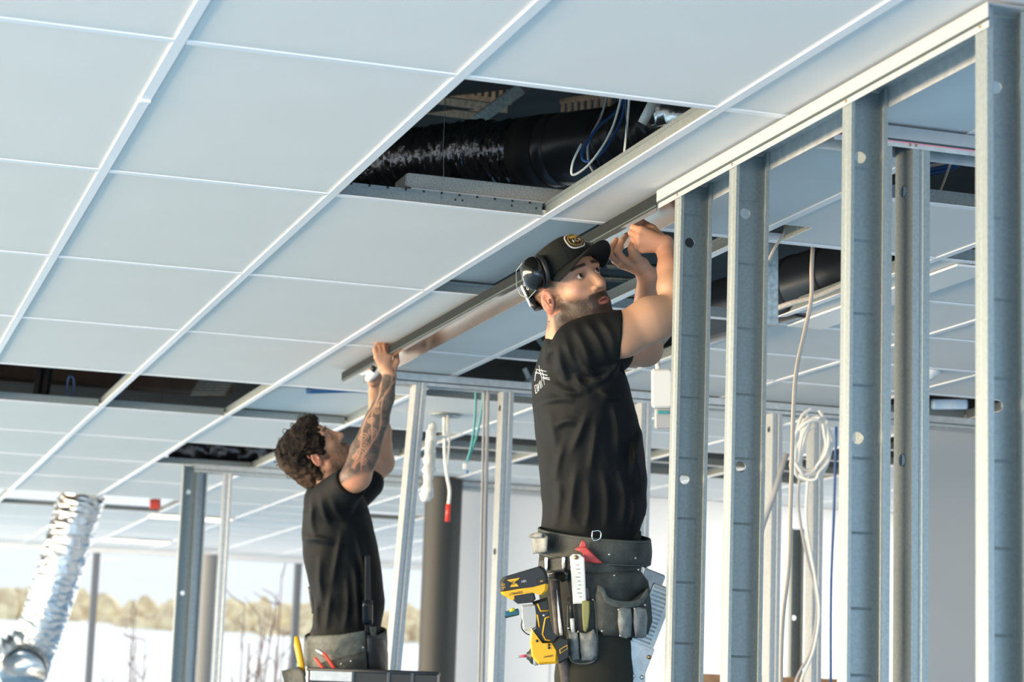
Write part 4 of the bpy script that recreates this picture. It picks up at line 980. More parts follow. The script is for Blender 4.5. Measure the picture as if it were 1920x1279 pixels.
# ear defenders pushed up over the cap
mat('muff_shell', (.014, .016, .017), .16, .35, coat=.3)
mat('muff_print', (.62, .63, .64), .5)
em_ = thing('ear_defenders', 'glossy black ear defenders with wire arms worn over the cap', 'ear defenders', h1.at(.005, -.10, .055))
cu = h1.at(.012, -.108, .078); cd = -h1.L * .9 - h1.F * .28 + h1.U * .10; cd /= np.linalg.norm(cd); ca_ = h1.U - cd * (cd @ h1.U); ca_ /= np.linalg.norm(ca_); cb_ = np.cross(cd, ca_)
prof = [(.0001, .034), (.012, .033), (.024, .0285), (.033, .019), (.0375, .006), (.038, -.004), (.036, -.010), (.0001, -.010)]
MB().lathe(prof, cu, ca_ * 1.22, cb_, cd, 40).build('ear_cup', 'muff_shell', em_)
MB().lathe([(.030, -.012), (.037, -.014), (.0395, -.020), (.037, -.027), (.030, -.029)], cu, ca_ * 1.2, cb_, cd, 36).build('cushion', 'plastic_black', em_)
cu2 = h1.at(.004, .106, .076)
MB().lathe(prof, cu2, h1.U * 1.22, h1.F, h1.L, 32).build('ear_cup', 'muff_shell', em_)
w_a = cu + ca_ * .030 - cb_ * .0; bk = h1.at(-.122, -.058, .062)
MB().tube([cu + cd * .012 + ca_ * .043, cu + cd * .006 - h1.F * .055 + ca_ * .030, bk + h1.U * .018, bk - h1.U * .006, cu - h1.F * .045 - ca_ * .052 + cd * .006, cu + cd * .008 - ca_ * .040 + h1.F * .01], .0014, 6).build('wire_arm', 'galv', em_)
band = []
for t in np.linspace(math.radians(126), math.radians(234), 15):
    band.append(h1.at(-.010 + .119 * math.cos(t), -.098 * math.sin(t) * -1, .046))
b_ = MB()
for z0, z1 in ((-.034, .028),):
    v = []
    for p in band: v += [p + h1.U * z0, p + h1.U * z1]
    b_.add(v, [(2 * i, 2 * i + 1, 2 * i + 3, 2 * i + 2) for i in range(len(band) - 1)], True)
b_.build('neck_band', 'plastic_white', em_, solid=.004)
v = []
for p in band: v += [p - h1.U * .024 + (capC - p) * .06, p - h1.U * .046 + (capC - p) * .10]
MB().add(v, [(2 * i, 2 * i + 1, 2 * i + 3, 2 * i + 2) for i in range(len(band) - 1)], True).build('neck_pad', 'plastic_black', em_, solid=.012)
# lettering round the cup edge
FONT = None
def text(s, size, origin, ax, ay, material, parent, name='lettering', ext=.0004, align='CENTER', cat=None):
    cu_ = bpy.data.curves.new(name, 'FONT'); cu_.body = s; cu_.size = size; cu_.extrude = ext; cu_.align_x = align; cu_.align_y = 'CENTER'; cu_.resolution_u = 3
    o = bpy.data.objects.new(name, cu_); COL.objects.link(o)
    ax, ay = np.array(ax, float), np.array(ay, float); ax /= np.linalg.norm(ax); ay -= ax * (ax @ ay); ay /= np.linalg.norm(ay); az = np.cross(ax, ay)
    mw = Matrix.Identity(4)
    for i in range(3): mw[i][0], mw[i][1], mw[i][2], mw[i][3] = ax[i], ay[i], az[i], origin[i]
    dg = bpy.context.evaluated_depsgraph_get(); me_ = bpy.data.meshes.new_from_object(o.evaluated_get(dg)); bpy.data.objects.remove(o)
    me_.transform(mw); o = bpy.data.objects.new(name, me_); COL.objects.link(o); o.data.materials.append(MATS[material]) if not o.data.materials else None
    o.data.materials[0] = MATS[material]
    if parent is not None: adopt(o, parent)
    return o
mf = bpy.data.objects['ear_cup']
for s_, an in (('D', -2.35), ('V', -1.92), ('1', -1.55)):
    d_ = ca_ * math.cos(an) * 1.2 + cb_ * -math.sin(an); d_n = d_ / np.linalg.norm(d_)
    text(s_, .017, cu + d_ * .0335 + cd * .021, np.cross(d_n, cd) * -1, d_n, 'muff_print', em_)

# ------------------------------------------------------------------ trousers, belt and tools of the worker in the cap
mat('work_trousers', (.030, .031, .025), .85, noise=.18, nscale=14, bump=.35, bscale=500, spec=.15)
mat('leather', (.050, .055, .050), .6, noise=.45, nscale=22, bump=.4, bscale=160, spec=.3)
mat('leather_worn', (.20, .21, .20), .6, noise=.5, nscale=26, bump=.4, bscale=120)
mat('leather_edge', (.085, .095, .085), .6, noise=.3, nscale=60)
mat('rivet', (.62, .64, .64), .3, .9)
mat('chrome', (.72, .74, .75), .15, 1.0)
mat('ruler', (.74, .76, .76), .5)
mat('ink', (.02, .02, .02), .6)
mat('olive', (.22, .22, .075), .5)
mat('drill_yellow', (.78, .42, .012), .38)
mat('drill_black', (.016, .017, .017), .45)
mat('drill_grey', (.40, .42, .43), .45)
mat('teal_plastic', (.015, .10, .16), .4)
mat('vial', (.55, .55, .03), .2)
mat('pink_bit', (.65, .06, .12), .35)
mat('wood_handle', (.10, .085, .075), .6, noise=.4, nscale=40)
S = Sculpt()
S.loft(*body_loft([(1000, 1026, 1206, .168), (1040, 1022, 1207, .176), (1090, 1019, 1208, .182), (1150, 1026, 1208, .185), (1190, 1034, 1206, .18)], DW, e1, e2), k=.02)
fz = lambda px, D, z: CC + ray(px, 1279) * D * np.array([1, 1, 0]) + Z_ * (z - CZ)
for D, dx in ((5.62, 0), (5.82, 6)):
    hipj = Q(1118 + dx, 1150, D); knee = fz(1108 + dx, D - .01, 1.50); ank = fz(1098 + dx, D + .02, 1.09)
    S.chain([hipj, (hipj + knee) / 2, knee, ank], [.098, .094, .075, .065], .03)
place(S.mesh('trousers', .006, lambda P: .0035 * vnoise(P, 22, 14) + .002 * vnoise(P, 60, 15)), 'trousers', 'work_trousers', wk1)
for D, dx in ((5.64, 0), (5.84, 6)):
    b = Sculpt(); t = fz(1098 + dx, D, 1.055); b.chain([t - e1 * .05 + Z_ * .01, t + e1 * .08, t + e1 * .17 - Z_ * .012], [.048, .046, .036], .02).cone(t - e1 * .03, t - e1 * .03 + Z_ * .12, .045, .052, .02)
    b.plane(fz(1098, D, 1.012), -Z_, fz(1098, D, .9) - .4, fz(1098, D, 1.02) + .4, .002)
    place(b.mesh('boot', .006), 'boot', 'plastic_black', wk1)

def hipD(px, off=0.): return DW - (.184 + off) * math.sqrt(max(.04, 1 - ((px - 1113) / (108 + off * 700)) ** 2))
z3 = lambda X, Y: (900 + X / 4.01, 960 + Y / 4.01)
def pillow(poly, off0, off1, bulge=.0, D=None, rings=(1, .9, .6, .25, .02), edge=.5):
    """outline in photograph pixels, laid on the hip: back at off0, front at off1 (+ bulge), rounded rim"""
    c = np.mean(np.array(poly), 0); b = MB(); n = len(poly)
    d = (lambda px, o: hipD(px, o)) if D is None else (lambda px, o: D - o)
    v = [Q(x, y, d(x, off0)) for x, y in poly] + [Q(x, y, d(x, off0 + (off1 - off0) * edge)) for x, y in poly]
    for k in rings:
        v += [Q(c[0] + (x - c[0]) * k * .985, c[1] + (y - c[1]) * k * .985, d(c[0] + (x - c[0]) * k * .985, off1 + bulge * (1 - k * k) + (-.15 * (off1 - off0) if k == 1 else 0))) for x, y in poly]
    m = len(v) // n
    f = [(q * n + i, q * n + (i + 1) % n, q * n + n + (i + 1) % n, q * n + n + i) for q in range(m - 1) for i in range(n)] + [tuple(range(n - 1, -1, -1))]
    return b.add(v, f, True)
def densify(poly, m=4):
    out = []
    for i in range(len(poly)):
        a, b = poly[i], poly[(i + 1) % len(poly)]
        for k in range(m): out.append((a[0] + (b[0] - a[0]) * k / m, a[1] + (b[1] - a[1]) * k / m))
    return out
def Z3(L): return [z3(*p) for p in L]
belt = thing('tool_belt', 'wide worn leather tool belt with pouches on the worker in the cap', 'tool belt', Q(1110, 1020, 5.55))
def belt_pt(a, b):
    t = 2 * math.pi * a; c = Q(1114, 1000 + 48 * b + 5 * math.cos(t) * 1, DW)
    return c + e1 * (.142 + .004 * math.sin(b * 3.14)) * math.cos(t) - e2 * (.188 + .004 * math.sin(b * 3.14)) * math.sin(t) - CU * (.006 * math.cos(t))
MB().grid(belt_pt, 64, 6).build('waist_band', 'leather', belt, solid=.006)
for bb in (.06, .94): MB().tube([belt_pt(a, bb) + (belt_pt(a, bb) - Q(1114, 1020, DW)) * .018 for a in np.linspace(0, 1, 64)], .0016, 6).build('stitched_edge', 'leather_edge', belt)
dr = Q(1118, 1004, hipD(1118, .012)); MB().tube([dr + CR * x + CU * y for x, y in smoothpts([(-.010, .010, 0), (-.010, -.010, 0), (0, -.013, 0), (.011, -.006, 0), (.011, .008, 0), (.003, .012, 0), (-.010, .010, 0)], 5) and [(p[0], p[1]) for p in smoothpts([(-.010, .010, 0), (-.010, -.010, 0), (0, -.013, 0), (.011, -.006, 0), (.011, .008, 0), (.003, .012, 0), (-.010, .010, 0)], 5)]], .0017, 8).build('d_ring', 'chrome', belt)
pillow(densify(Z3([(440, 365), (700, 328), (960, 322), (1185, 352), (1215, 420), (1205, 470), (900, 470), (640, 450), (440, 430)])), .004, .012).build('apron_strip', 'leather', belt)
pillow(densify(Z3([(385, 160), (470, 150), (515, 185), (505, 300), (400, 318), (388, 240)])), .012, .03, .006).build('back_pad', 'leather_worn', belt)
pillow(densify(Z3([(350, 185), (440, 148), (475, 160), (470, 195), (400, 200)])), .02, .042, .004).build('worn_flap', 'leather_worn', belt)
pillow(densify(Z3([(1195, 310), (1235, 318), (1290, 358), (1245, 425), (1205, 400)])), -.03, -.015).build('strap_tail', 'plastic_black', belt)
pillow(densify(Z3([(1195, 230), (1245, 230), (1240, 300), (1200, 310)])), -.03, -.015).build('strap_tail', 'leather', belt)
# big pouch with a curved mouth
bp = pillow(densify(Z3([(640, 450), (860, 460), (1205, 440), (1265, 520), (1285, 640), (1300, 800), (1270, 920), (1180, 950), (920, 930), (880, 880), (870, 760), (690, 720)])), .004, .020, .010).build('back_panel', 'leather', belt)
pillow(densify(Z3([(880, 560), (925, 580), (945, 625), (1010, 660), (1110, 672), (1200, 650), (1270, 570), (1290, 700), (1300, 820), (1265, 920), (1180, 948), (930, 930), (885, 890), (868, 800), (868, 620)])), .018, .045, .014).build('pouch', 'leather', belt)
rim = [z3(*p) for p in ((885, 560), (925, 585), (950, 640), (1010, 672), (1110, 684), (1200, 662), (1262, 580))]
for q, off in ((0, .053), (9, .054), (18, .054)):
    MB().tube(smoothpts([Q(x, y + q / 4.01 * 1.6, hipD(x, off + .004)) for x, y in rim], 5), .0042, 8).build('pouch_rim', 'leather_edge', belt)
for X in (1040, 1155):
    pillow(densify(Z3([(X, 725), (X + 30, 715), (X + 95, 728), (X + 105, 800), (X + 95, 935), (X + 60, 952), (X + 10, 940), (X - 5, 830)])), .05, .066, .008).build('front_tube', 'leather_worn', belt)
for X, Y in ((1042, 735), (1162, 728), (1240, 700), (918, 895), (1055, 930), (1225, 915), (972, 320), (1168, 348), (1010, 478), (848, 660), (738, 900), (850, 890), (668, 875), (485, 190), (1190, 435)):
    x, y = z3(X, Y); MB().lathe([(.0001, .004), (.0022, .0036), (.0034, 0)], Q(x, y, hipD(x, .064 if Y > 690 and X > 900 else (.044 if Y > 600 else .022))), CR, CU, -CW, 12).build('rivet', 'rivet', belt)
for X in (497, 628):
    pillow(densify(Z3([(X - 13, 335), (X + 14, 335), (X + 12, 440), (X - 10, 440)])), .010, .020).build('metal_clip', 'chrome', belt)
# long tool holster
pillow(densify(Z3([(655, 650), (690, 640), (860, 655), (875, 760), (880, 1080), (860, 1135), (770, 1145), (690, 1130), (665, 1060)])), .020, .030).build('holster_back', 'leather', belt)
hp1 = pillow(densify(Z3([(662, 880), (690, 900), (735, 905), (745, 1000), (750, 1110), (700, 1118), (672, 1060)])), .030, .052, .010).build('holster_tube', 'leather_worn', belt)
pillow(densify(Z3([(748, 905), (800, 912), (860, 880), (878, 950), (876, 1080), (840, 1120), (765, 1118), (752, 1050)])), .030, .054, .012).build('holster_tube', 'leather_worn', belt)
MB().tube(smoothpts([Q(*z3(X, Y), hipD(z3(X, Y)[0], .038)) for X, Y in ((662, 700), (662, 1000), (680, 1100), (720, 1135), (800, 1140), (860, 1115), (880, 1040), (874, 800), (862, 665))], 5), .0028, 6).build('holster_piping', 'leather_edge', belt)
# things carried in it
def bar(pts, w, off, th): return pillow(densify(Z3(pts)), off, off + th)
fr = thing('folding_ruler', 'white folding ruler with a brass rivet tucked into the holster', 'ruler', Q(*z3(735, 500), 5.49))
bar([(676, 335), (700, 318), (752, 318), (785, 345), (792, 480), (800, 690), (700, 692), (688, 520)], 0, .046, .012).build('ruler_leaf', 'ruler', fr)
x, y = z3(722, 342); MB().lathe([(.0001, .004), (.004, .0035), (.0062, 0), (.0001, -.001)], Q(x, y, hipD(x, .062)), CR, CU, -CW, 16).build('rivet', 'screw', fr)
for k in range(9):
    x, y = z3(700 + 3 * k * .5, 400 + 30 * k); MB().obox(Q(x + 8 + (k % 3) * 2, y, hipD(x + 8, .0592)), CR, CU, CW, .004 + .002 * (k % 2), .0006, .0004).build('scale_mark', 'ink', fr)
kn = thing('utility_knife', 'olive utility knife standing in the right tube of the holster', 'knife', Q(*z3(795, 780), 5.49))
bar([(765, 668), (795, 660), (825, 670), (826, 760), (815, 870), (795, 905), (776, 890), (768, 780)], 0, .040, .020).build('knife_body', 'olive', kn)
bar([(790, 560), (822, 570), (826, 668), (790, 665)], 0, .042, .014).build('knife_cap', 'plastic_black', kn)
pn = thing('marker_pen', 'black and white marker pen in the left tube of the holster', 'pen', Q(*z3(690, 800), 5.49))
x0, y0 = z3(680, 660); x1, y1 = z3(692, 800); x2, y2 = z3(700, 905)
MB().tube([Q(x0, y0, hipD(x0, .048)), Q(x1, y1, hipD(x1, .048))], [.0028, .005], 12).build('pen_cap', 'plastic_black', pn)
MB().tube([Q(x1, y1, hipD(x1, .048)), Q(x2, y2, hipD(x2, .046))], .0055, 12).build('pen_barrel', 'ruler', pn)
rd = thing('red_pliers', 'red plastic tool handle sticking out above the white ruler', 'tool', Q(*z3(830, 310), 5.53))
bar([(710, 280), (740, 262), (770, 262), (800, 265), (930, 390), (860, 385), (790, 375), (770, 310)], 0, .016, .018).build('grip', 'red_dark', rd)
bar([(745, 262), (765, 215), (790, 220), (802, 262), (770, 275)], 0, .018, .014).build('tip', 'red_dark', rd)
hm_ = thing('hammer', 'claw hammer hanging behind the drill from the belt loop', 'hammer', Q(*z3(600, 480), 5.54))
bar([(505, 455), (560, 440), (640, 435), (672, 460), (668, 510), (620, 530), (560, 505), (510, 500)], 0, .014, .035).build('hammer_head', 'muff_shell', hm_)
MB().tube([Q(*z3(560, 520), hipD(1050, .022)), Q(*z3(600, 940), hipD(1055, .022)), Q(*z3(680, 1500), hipD(1065, .02))], [.013, .013, .015], 12).build('handle', 'wood_handle', hm_)
bar([(540, 560), (575, 560), (625, 930), (600, 930)], 0, .034, .004).build('steel_shank', 'alu', hm_)
# trouser seam pocket and hanging strap
pillow(densify(Z3([(1055, 955), (1088, 955), (1086, 1220), (1058, 1220)])), .002, .006).build('pocket_zip', 'plastic_black', wk1)
# cordless impact driver hanging upside down
DD = 5.475
drl = thing('impact_driver', 'yellow and black cordless impact driver hanging upside down from the belt', 'drill', Q(*z3(440, 800), DD))
def slab(poly, th, dz=0., bev=.006, m=3):
    poly = densify(Z3(poly), m); c = np.mean(np.array(poly), 0); n = len(poly); v = []; b = MB()
    for o, k in ((-th / 2, 1 - bev * 22), (-th / 2 + bev, 1), (th / 2 - bev, 1), (th / 2, 1 - bev * 22)):
        v += [Q(c[0] + (x - c[0]) * k, c[1] + (y - c[1]) * k, DD + dz + o) for x, y in poly]
    f = [tuple(range(n - 1, -1, -1)), tuple(3 * n + i for i in range(n))] + [(q * n + i, q * n + n + i, q * n + n + (i + 1) % n, q * n + (i + 1) % n) for q in range(3) for i in range(n)]
    f = [tuple(reversed(q)) for q in f]
    return b.add(v, f)
bat = slab([(146, 528), (172, 490), (455, 405), (488, 428), (512, 490), (514, 540), (400, 572), (152, 602)], .076).build('battery', 'drill_black', drl)
slab([(150, 600), (250, 582), (400, 545), (517, 496), (508, 590), (468, 628), (415, 612), (330, 642), (240, 664), (165, 622)], .07, -.001).build('battery_base', 'drill_yellow', drl)
slab([(245, 628), (405, 600), (420, 655), (395, 682), (285, 692), (250, 668)], .062, -.006).build('foot', 'drill_black', drl)
slab([(392, 676), (505, 640), (516, 720), (527, 820), (548, 905), (600, 945), (560, 1000), (470, 992), (385, 905), (425, 870), (420, 760)], .036).build('handle', 'drill_black', drl)
slab([(312, 702), (418, 690), (430, 780), (425, 868), (385, 900), (330, 890), (316, 800)], .03, -.004).build('belt_clip', 'drill_grey', drl)
slab([(384, 872), (432, 935), (470, 985), (548, 985), (585, 1045), (582, 1140), (440, 1146), (388, 1085), (374, 965)], .056, -.002).build('gear_housing', 'drill_yellow', drl)
slab([(546, 985), (602, 943), (662, 958), (672, 1030), (664, 1105), (592, 1142), (578, 1045)], .064, 0).build('motor_cap', 'drill_black', drl)
slab([(552, 1065), (580, 1140), (450, 1150), (440, 1130)], .05, 0.002).build('lower_edge', 'drill_black', drl)
na, nb = Q(*z3(350, 1082), DD), Q(*z3(432, 1082), DD); t_ = (nb - na) / np.linalg.norm(nb - na)
MB().lathe([(.0001, 0), (.008, 0), (.012, .006), (.019, .010), (.0225, .016), (.0225, .019)], na, CU, CW, t_, 24).build('nose_cone', 'drill_black', drl)
MB().lathe([(.0226, .0165), (.0245, .020), (.0245, .027), (.022, .031)], na, CU, CW, t_, 24).build('nose_ring', 'drill_grey', drl)
MB().tube([na, Q(*z3(308, 1086), DD)], .0035, 8).build('bit_holder', 'pink_bit', drl)
MB().tube([Q(*z3(310, 1086), DD), Q(*z3(274, 1092), DD)], [.0028, .0018], 8).build('screwdriver_bit', 'chrome', drl)
for L in ([(432, 690), (455, 745), (516, 742)], [(432, 772), (446, 865)], [(522, 788), (490, 800), (470, 920), (492, 962), (530, 968)], [(385, 905), (425, 958), (455, 990)]):
    MB().tube([Q(*z3(*p), DD - .0185) for p in L], .0022, 6).build('yellow_trim', 'drill_yellow', drl)
slab([(428, 515), (490, 488), (494, 520), (432, 548)], .004, -.040, .001).build('battery_button', 'drill_black', drl)
slab([(596, 1035), (655, 1000), (660, 1030), (600, 1068)], .003, -.0335, .0008).build('rating_plate', 'drill_yellow', drl)
slab([(602, 1036), (651, 1008), (655, 1028), (605, 1060)], .003, -.0345, .0008).build('rating_plate', 'drill_black', drl)
slab([(200, 512), (300, 495), (268, 528), (292, 560), (225, 566), (243, 535)], .002, -.0385, .0005).build('label_mark', 'drill_yellow', drl)
fo = lambda X, Y, d: Q(*z3(X, Y), DD - d)
dx_ = CR * -.985 - CU * .17; dy_ = CR * .17 - CU * .985
text('XR', .0135, fo(253, 530, .0402), dx_, dy_, 'drill_black', drl)
text('DEWALT', .0085, fo(268, 610, .0378), dx_, dy_, 'drill_black', drl)
text('18V', .009, fo(330, 520, .0392), dx_, dy_, 'muff_print', drl)
text('5.0', .011, fo(178, 558, .0392), CU * .95 - CR * .1, CR * -1, 'drill_yellow', drl)
text('DEWALT', .006, fo(512, 1085, .0312), dx_, dy_, 'drill_black', drl)
text('XR', .0065, fo(462, 520, .0428), dx_, dy_, 'drill_yellow', drl)
for X, Y in ((482, 778), (428, 970), (518, 1000), (518, 1022), (458, 588)): MB().lathe([(.0001, .002), (.003, .0016), (.0036, 0)], fo(X, Y, .0185 if X == 482 else .033), CR, CU, -CW, 10).build('screw', 'rivet' if X == 482 else 'drill_black', drl)
MB().tube(smoothpts([fo(318, 800, 0), fo(312, 870, .004), fo(345, 912, .006), fo(372, 925, .004)], 5), .0016, 6).build('lanyard', 'ink', drl)
# small magnetic level clipped beside the drill
lv = thing('spirit_level', 'small teal spirit level block with a yellow vial left of the drill', 'level', fo(240, 745, 0))
la = fo(310, 742, 0) - fo(170, 775, 0); la /= np.linalg.norm(la); lb = CU - la * (CU @ la); lb /= np.linalg.norm(lb); lc = np.cross(la, lb)
MB().obox(fo(240, 758, -.002), la, lb, lc, .0185, .0062, .010, .002).build('level_body', 'teal_plastic', lv)
MB().obox(fo(240, 775, -.002), la, lb, lc, .0183, .0035, .0095, .001).build('magnet_base', 'drill_black', lv)
MB().tube([fo(222, 742, .010), fo(262, 734, .010)], .0042, 12).build('vial', 'vial', lv)
# step ladder that carries him
def plankline(a, b, w, t, up): 
    a, b = np.array(a, float), np.array(b, float); ax = (b - a) / np.linalg.norm(b - a); ay = np.cross(up, ax); ay /= np.linalg.norm(ay); return (a + b) / 2, ax, ay, np.cross(ax, ay), np.linalg.norm(b - a) / 2, w, t
lad = thing('step_ladder', 'grey aluminium step ladder beside the legs of the worker in the cap', 'ladder', (1.95, 5.35, 0))
plat = fz(1100, 5.74, 1.0)
rt_ = Q(1243, 1098, 5.56); rb_ = np.array([2.16, 5.22, 0]); 
topr = Q(1246, 1100, 5.60); low = Q(1168, 1300, 5.60); dirr = (low - topr) / np.linalg.norm(low - topr)
foot = topr + dirr * (topr[2] / -dirr[2]); ax = dirr; ay = CW - ax * (CW @ ax); ay /= np.linalg.norm(ay); az = np.cross(ax, ay)
for o, nm in ((0., 'rail'), (.36, 'rail')):
    c = (topr + foot) / 2 + ay * o; MB().obox(c, ax, ay, az, np.linalg.norm(foot - topr) / 2, .012, .030, .003).build(nm, 'alu', lad)
for k in range(14): MB().obox(topr + ax * (.008 + .011 * k) - ay * .0125 - az * .004, ax, ay, az, .0025, .0012, .022).build('grip_rib', 'galv_dark', lad)
MB().obox(topr + ax * .30 - ay * .014, ax, ay, az, .14, .0015, .034, .0005).build('side_plate', 'alu', lad)
for k, (X, Y) in enumerate(((1272, 1093), (1218, 1245), (1150, 1235))): MB().lathe([(.0001, .003), (.0045, .0026), (.006, 0)], Q(*z3(X, Y), 5.582), CR, CU, -CW, 12).build('rivet', 'screw' if k == 0 else 'rivet', lad)
MB().obox(plat + e1 * .04 - Z_ * .012 + CWh * .0, e1, e2, Z_, .20, .22, .014, .003).build('platform', 'alu', lad)
for q1, q2 in ((-1, -1), (-1, 1), (1, -1), (1, 1)):
    a = plat + e1 * (.04 + q1 * .18) + e2 * q2 * .2 - Z_ * .02; b = a + e1 * q1 * .25; b[2] = 0
    MB().tube([a, b], .02, 8).build('leg', 'alu', lad)
for h_ in (.28, .56, .80): 
    a = plat + e1 * (.22 + .25 * (1 - h_)) ; a[2] = h_; MB().obox(a, e1, e2, Z_, .04, .21, .012, .003).build('step', 'alu', lad)

# ================================================================== curly-haired worker at the far end of the held track
D2 = 8.22
wk2 = thing('person', 'curly-haired worker in black t-shirt with tattooed forearm reaching up to the track end', 'person', (1.78, 8.05, .78))
h2 = Head(Q(598, 854, D2), camvec(.64, .77, -.05), camvec(-.08, .02, -1))
a2 = math.radians(10)
f1 = CR * math.cos(a2) + CWh * math.sin(a2); f1 -= CU * (f1 @ CU); f1 /= np.linalg.norm(f1); f2 = np.cross(CU, f1)
rows2 = [(900, 590, 632, .06), (912, 582, 655, .12), (930, 572, 684, .185), (960, 564, 694, .215), (1000, 563, 703, .21), (1050, 569, 714, .195), (1100, 578, 721, .178), (1140, 586, 722, .168), (1170, 584, 716, .168), (1205, 578, 712, .175)]
S = Sculpt()
S.loft(*body_loft([r for r in rows2 if r[0] <= 1050], D2, f1, f2, -.03, .98, .17), k=.02)
h2.sculpt(S, .002)
S.cone(h2.at(-.025, 0, -.035), Q(612, 925, D2), .056, .064, .03)
s2, e2_, w2_ = Q(625, 935, 8.03), Q(668, 893, 7.93), Q(731, 706, 8.06)
S.chain([s2, e2_], [.05, .052], .02)
S.chain([e2_, Q(684, 848, 7.96), Q(706, 790, 8.00), Q(722, 745, 8.03), w2_], [.054, .054, .044, .034, .024], .015)
k2 = Q(722, 690, 8.075); S.cone(w2_, k2, .024, .024, .01)
hand(S, k2, .022, [[Q(707, 670, 8.06), Q(703, 655, 8.075), Q(708, 646, 8.10), Q(716, 648, 8.125)],
                   [Q(714, 667, 8.065), Q(711, 651, 8.085), Q(717, 644, 8.11), Q(724, 647, 8.13)],
                   [Q(722, 666, 8.07), Q(719, 650, 8.09), Q(725, 643, 8.115), Q(731, 648, 8.135)],
                   [Q(730, 668, 8.08), Q(728, 653, 8.10), Q(733, 648, 8.12), Q(737, 654, 8.135)]],
     [Q(736, 692, 8.08), Q(743, 678, 8.09), Q(743, 662, 8.11)], rf=.009)
s3, e3, w3 = Q(655, 935, 8.40), Q(715, 868, 8.50), Q(704, 735, 8.36)
S.chain([s3, e3], [.05, .05], .02); S.chain([e3, Q(712, 810, 8.44), w3], [.05, .044, .027], .015)
k3 = Q(703, 715, 8.33); S.cone(w3, k3, .026, .023, .01)
hand(S, k3, .02, [[Q(701, 704, 8.32), Q(699, 692, 8.31), Q(704, 686, 8.30)], [Q(704, 703, 8.335), Q(703, 690, 8.335), Q(708, 684, 8.32)], [Q(708, 703, 8.35), Q(708, 690, 8.35), Q(712, 684, 8.34)], [Q(711, 705, 8.36), Q(712, 693, 8.365), Q(716, 688, 8.35)]],
     [Q(698, 718, 8.31), Q(693, 706, 8.30), Q(694, 695, 8.30)])
me = S.mesh('person_body', .0032)
P = S.vert; c = limbskin(P, SKIN2, 23); Lc = h2.loc(P); f, l, u = Lc.T; al = np.abs(l)
hd = (f > -.13) & (u > -.14) & (al < .1) & (f < .14); u_ = np.where(u < 0, u / 1.13, u); nz = vnoise(P, 380, 29)
jaw = sst(-.006, -.032, u_ + .25 * np.maximum(f - .035, 0)) * sst(-.01, .012, f) * hd
must = sst(.012, .006, np.abs(u_ + .038)) * sst(.037, .027, al) * (f > .074) * hd
goat = sst(.040, .028, al) * sst(-.058, -.066, u_) * (f > .045) * hd
side = sst(.020, .006, np.abs(f - .016)) * (u > -.035) * (al > .05) * hd
c = mixc(c, (.045, .026, .018), np.clip(jaw * .62 * (1 + .2 * nz) + must * .8 + goat * .85 + side * .7, 0, .95))
brow = sst(.0075, .0035, np.abs(u - .0485)) * sst(.008, .013, al) * sst(.060, .050, al) * (f > .055) * hd
c = mixc(c, (.02, .013, .010), np.clip(brow, 0, 1) * .9)
c = mixc(c, (.48, .19, .14), (sst(.068, .078, al) * (f < .012) * (f > -.045) * (u > -.04) * (u < .04)) * .5)
# tattoo sleeve on the near forearm: dark field, skin-coloured scrolls
ax_a, ax_b = e2_, w2_; ad_ = (ax_b - ax_a); Lf = np.linalg.norm(ad_); ad_ /= Lf
q = P - ax_a; t = q @ ad_; r_ = np.linalg.norm(q - t[:, None] * ad_, axis=1); near = (t > -.045) & (t < Lf + .004) & (r_ < .085) & (P @ CR > (Q(640, 900, 8) @ CR) - .03)
g1 = np.cross(ad_, CW); g1 /= np.linalg.norm(g1); sx = q @ g1; 
fld = sst(-.02, .012, t + .9 * sx + .01) * sst(Lf + .002, Lf - .006, t) * (r_ < .075)
fld = np.where((P - CC) @ CW < ((e2_ - CC) @ CW) + .10 + .13 * t / Lf, fld, fld * .9)
scroll = np.zeros(len(P))
for cx, cy, rr in ((.01, .075, .020), (.022, .055, .013), (-.012, .045, .015), (.004, .105, .017), (.02, .135, .020), (-.006, .165, .018), (.012, .205, .014), (.0, .245, .013), (.008, .27, .010)):
    dx, dy = sx - cx, t - cy; rad = np.hypot(dx, dy); an = np.arctan2(dy, dx)
    spiral = np.abs(((rad / rr * 2.0 - an / 6.283) % 1.0) - .5) * rr * .55
    scroll = np.maximum(scroll, sst(.0032, .0015, spiral) * (rad < rr))
for ph, am, x0 in ((.0, .012, -.016), (1.6, .016, .0), (3.0, .010, .024)):
    scroll = np.maximum(scroll, sst(.0036, .0016, np.abs(sx - x0 - am * np.sin(t * 26 + ph))) * (t > .01))
ink = np.clip(fld * near * (1 - .82 * scroll) * (.86 + .14 * vnoise(P, 160, 31)), 0, .92)
c = mixc(c, (.060, .058, .056), ink)
paint(me, c); place(me, 'body', 'skin', wk2)
h2.eyes(wk2, camvec(.7, .7, .1))
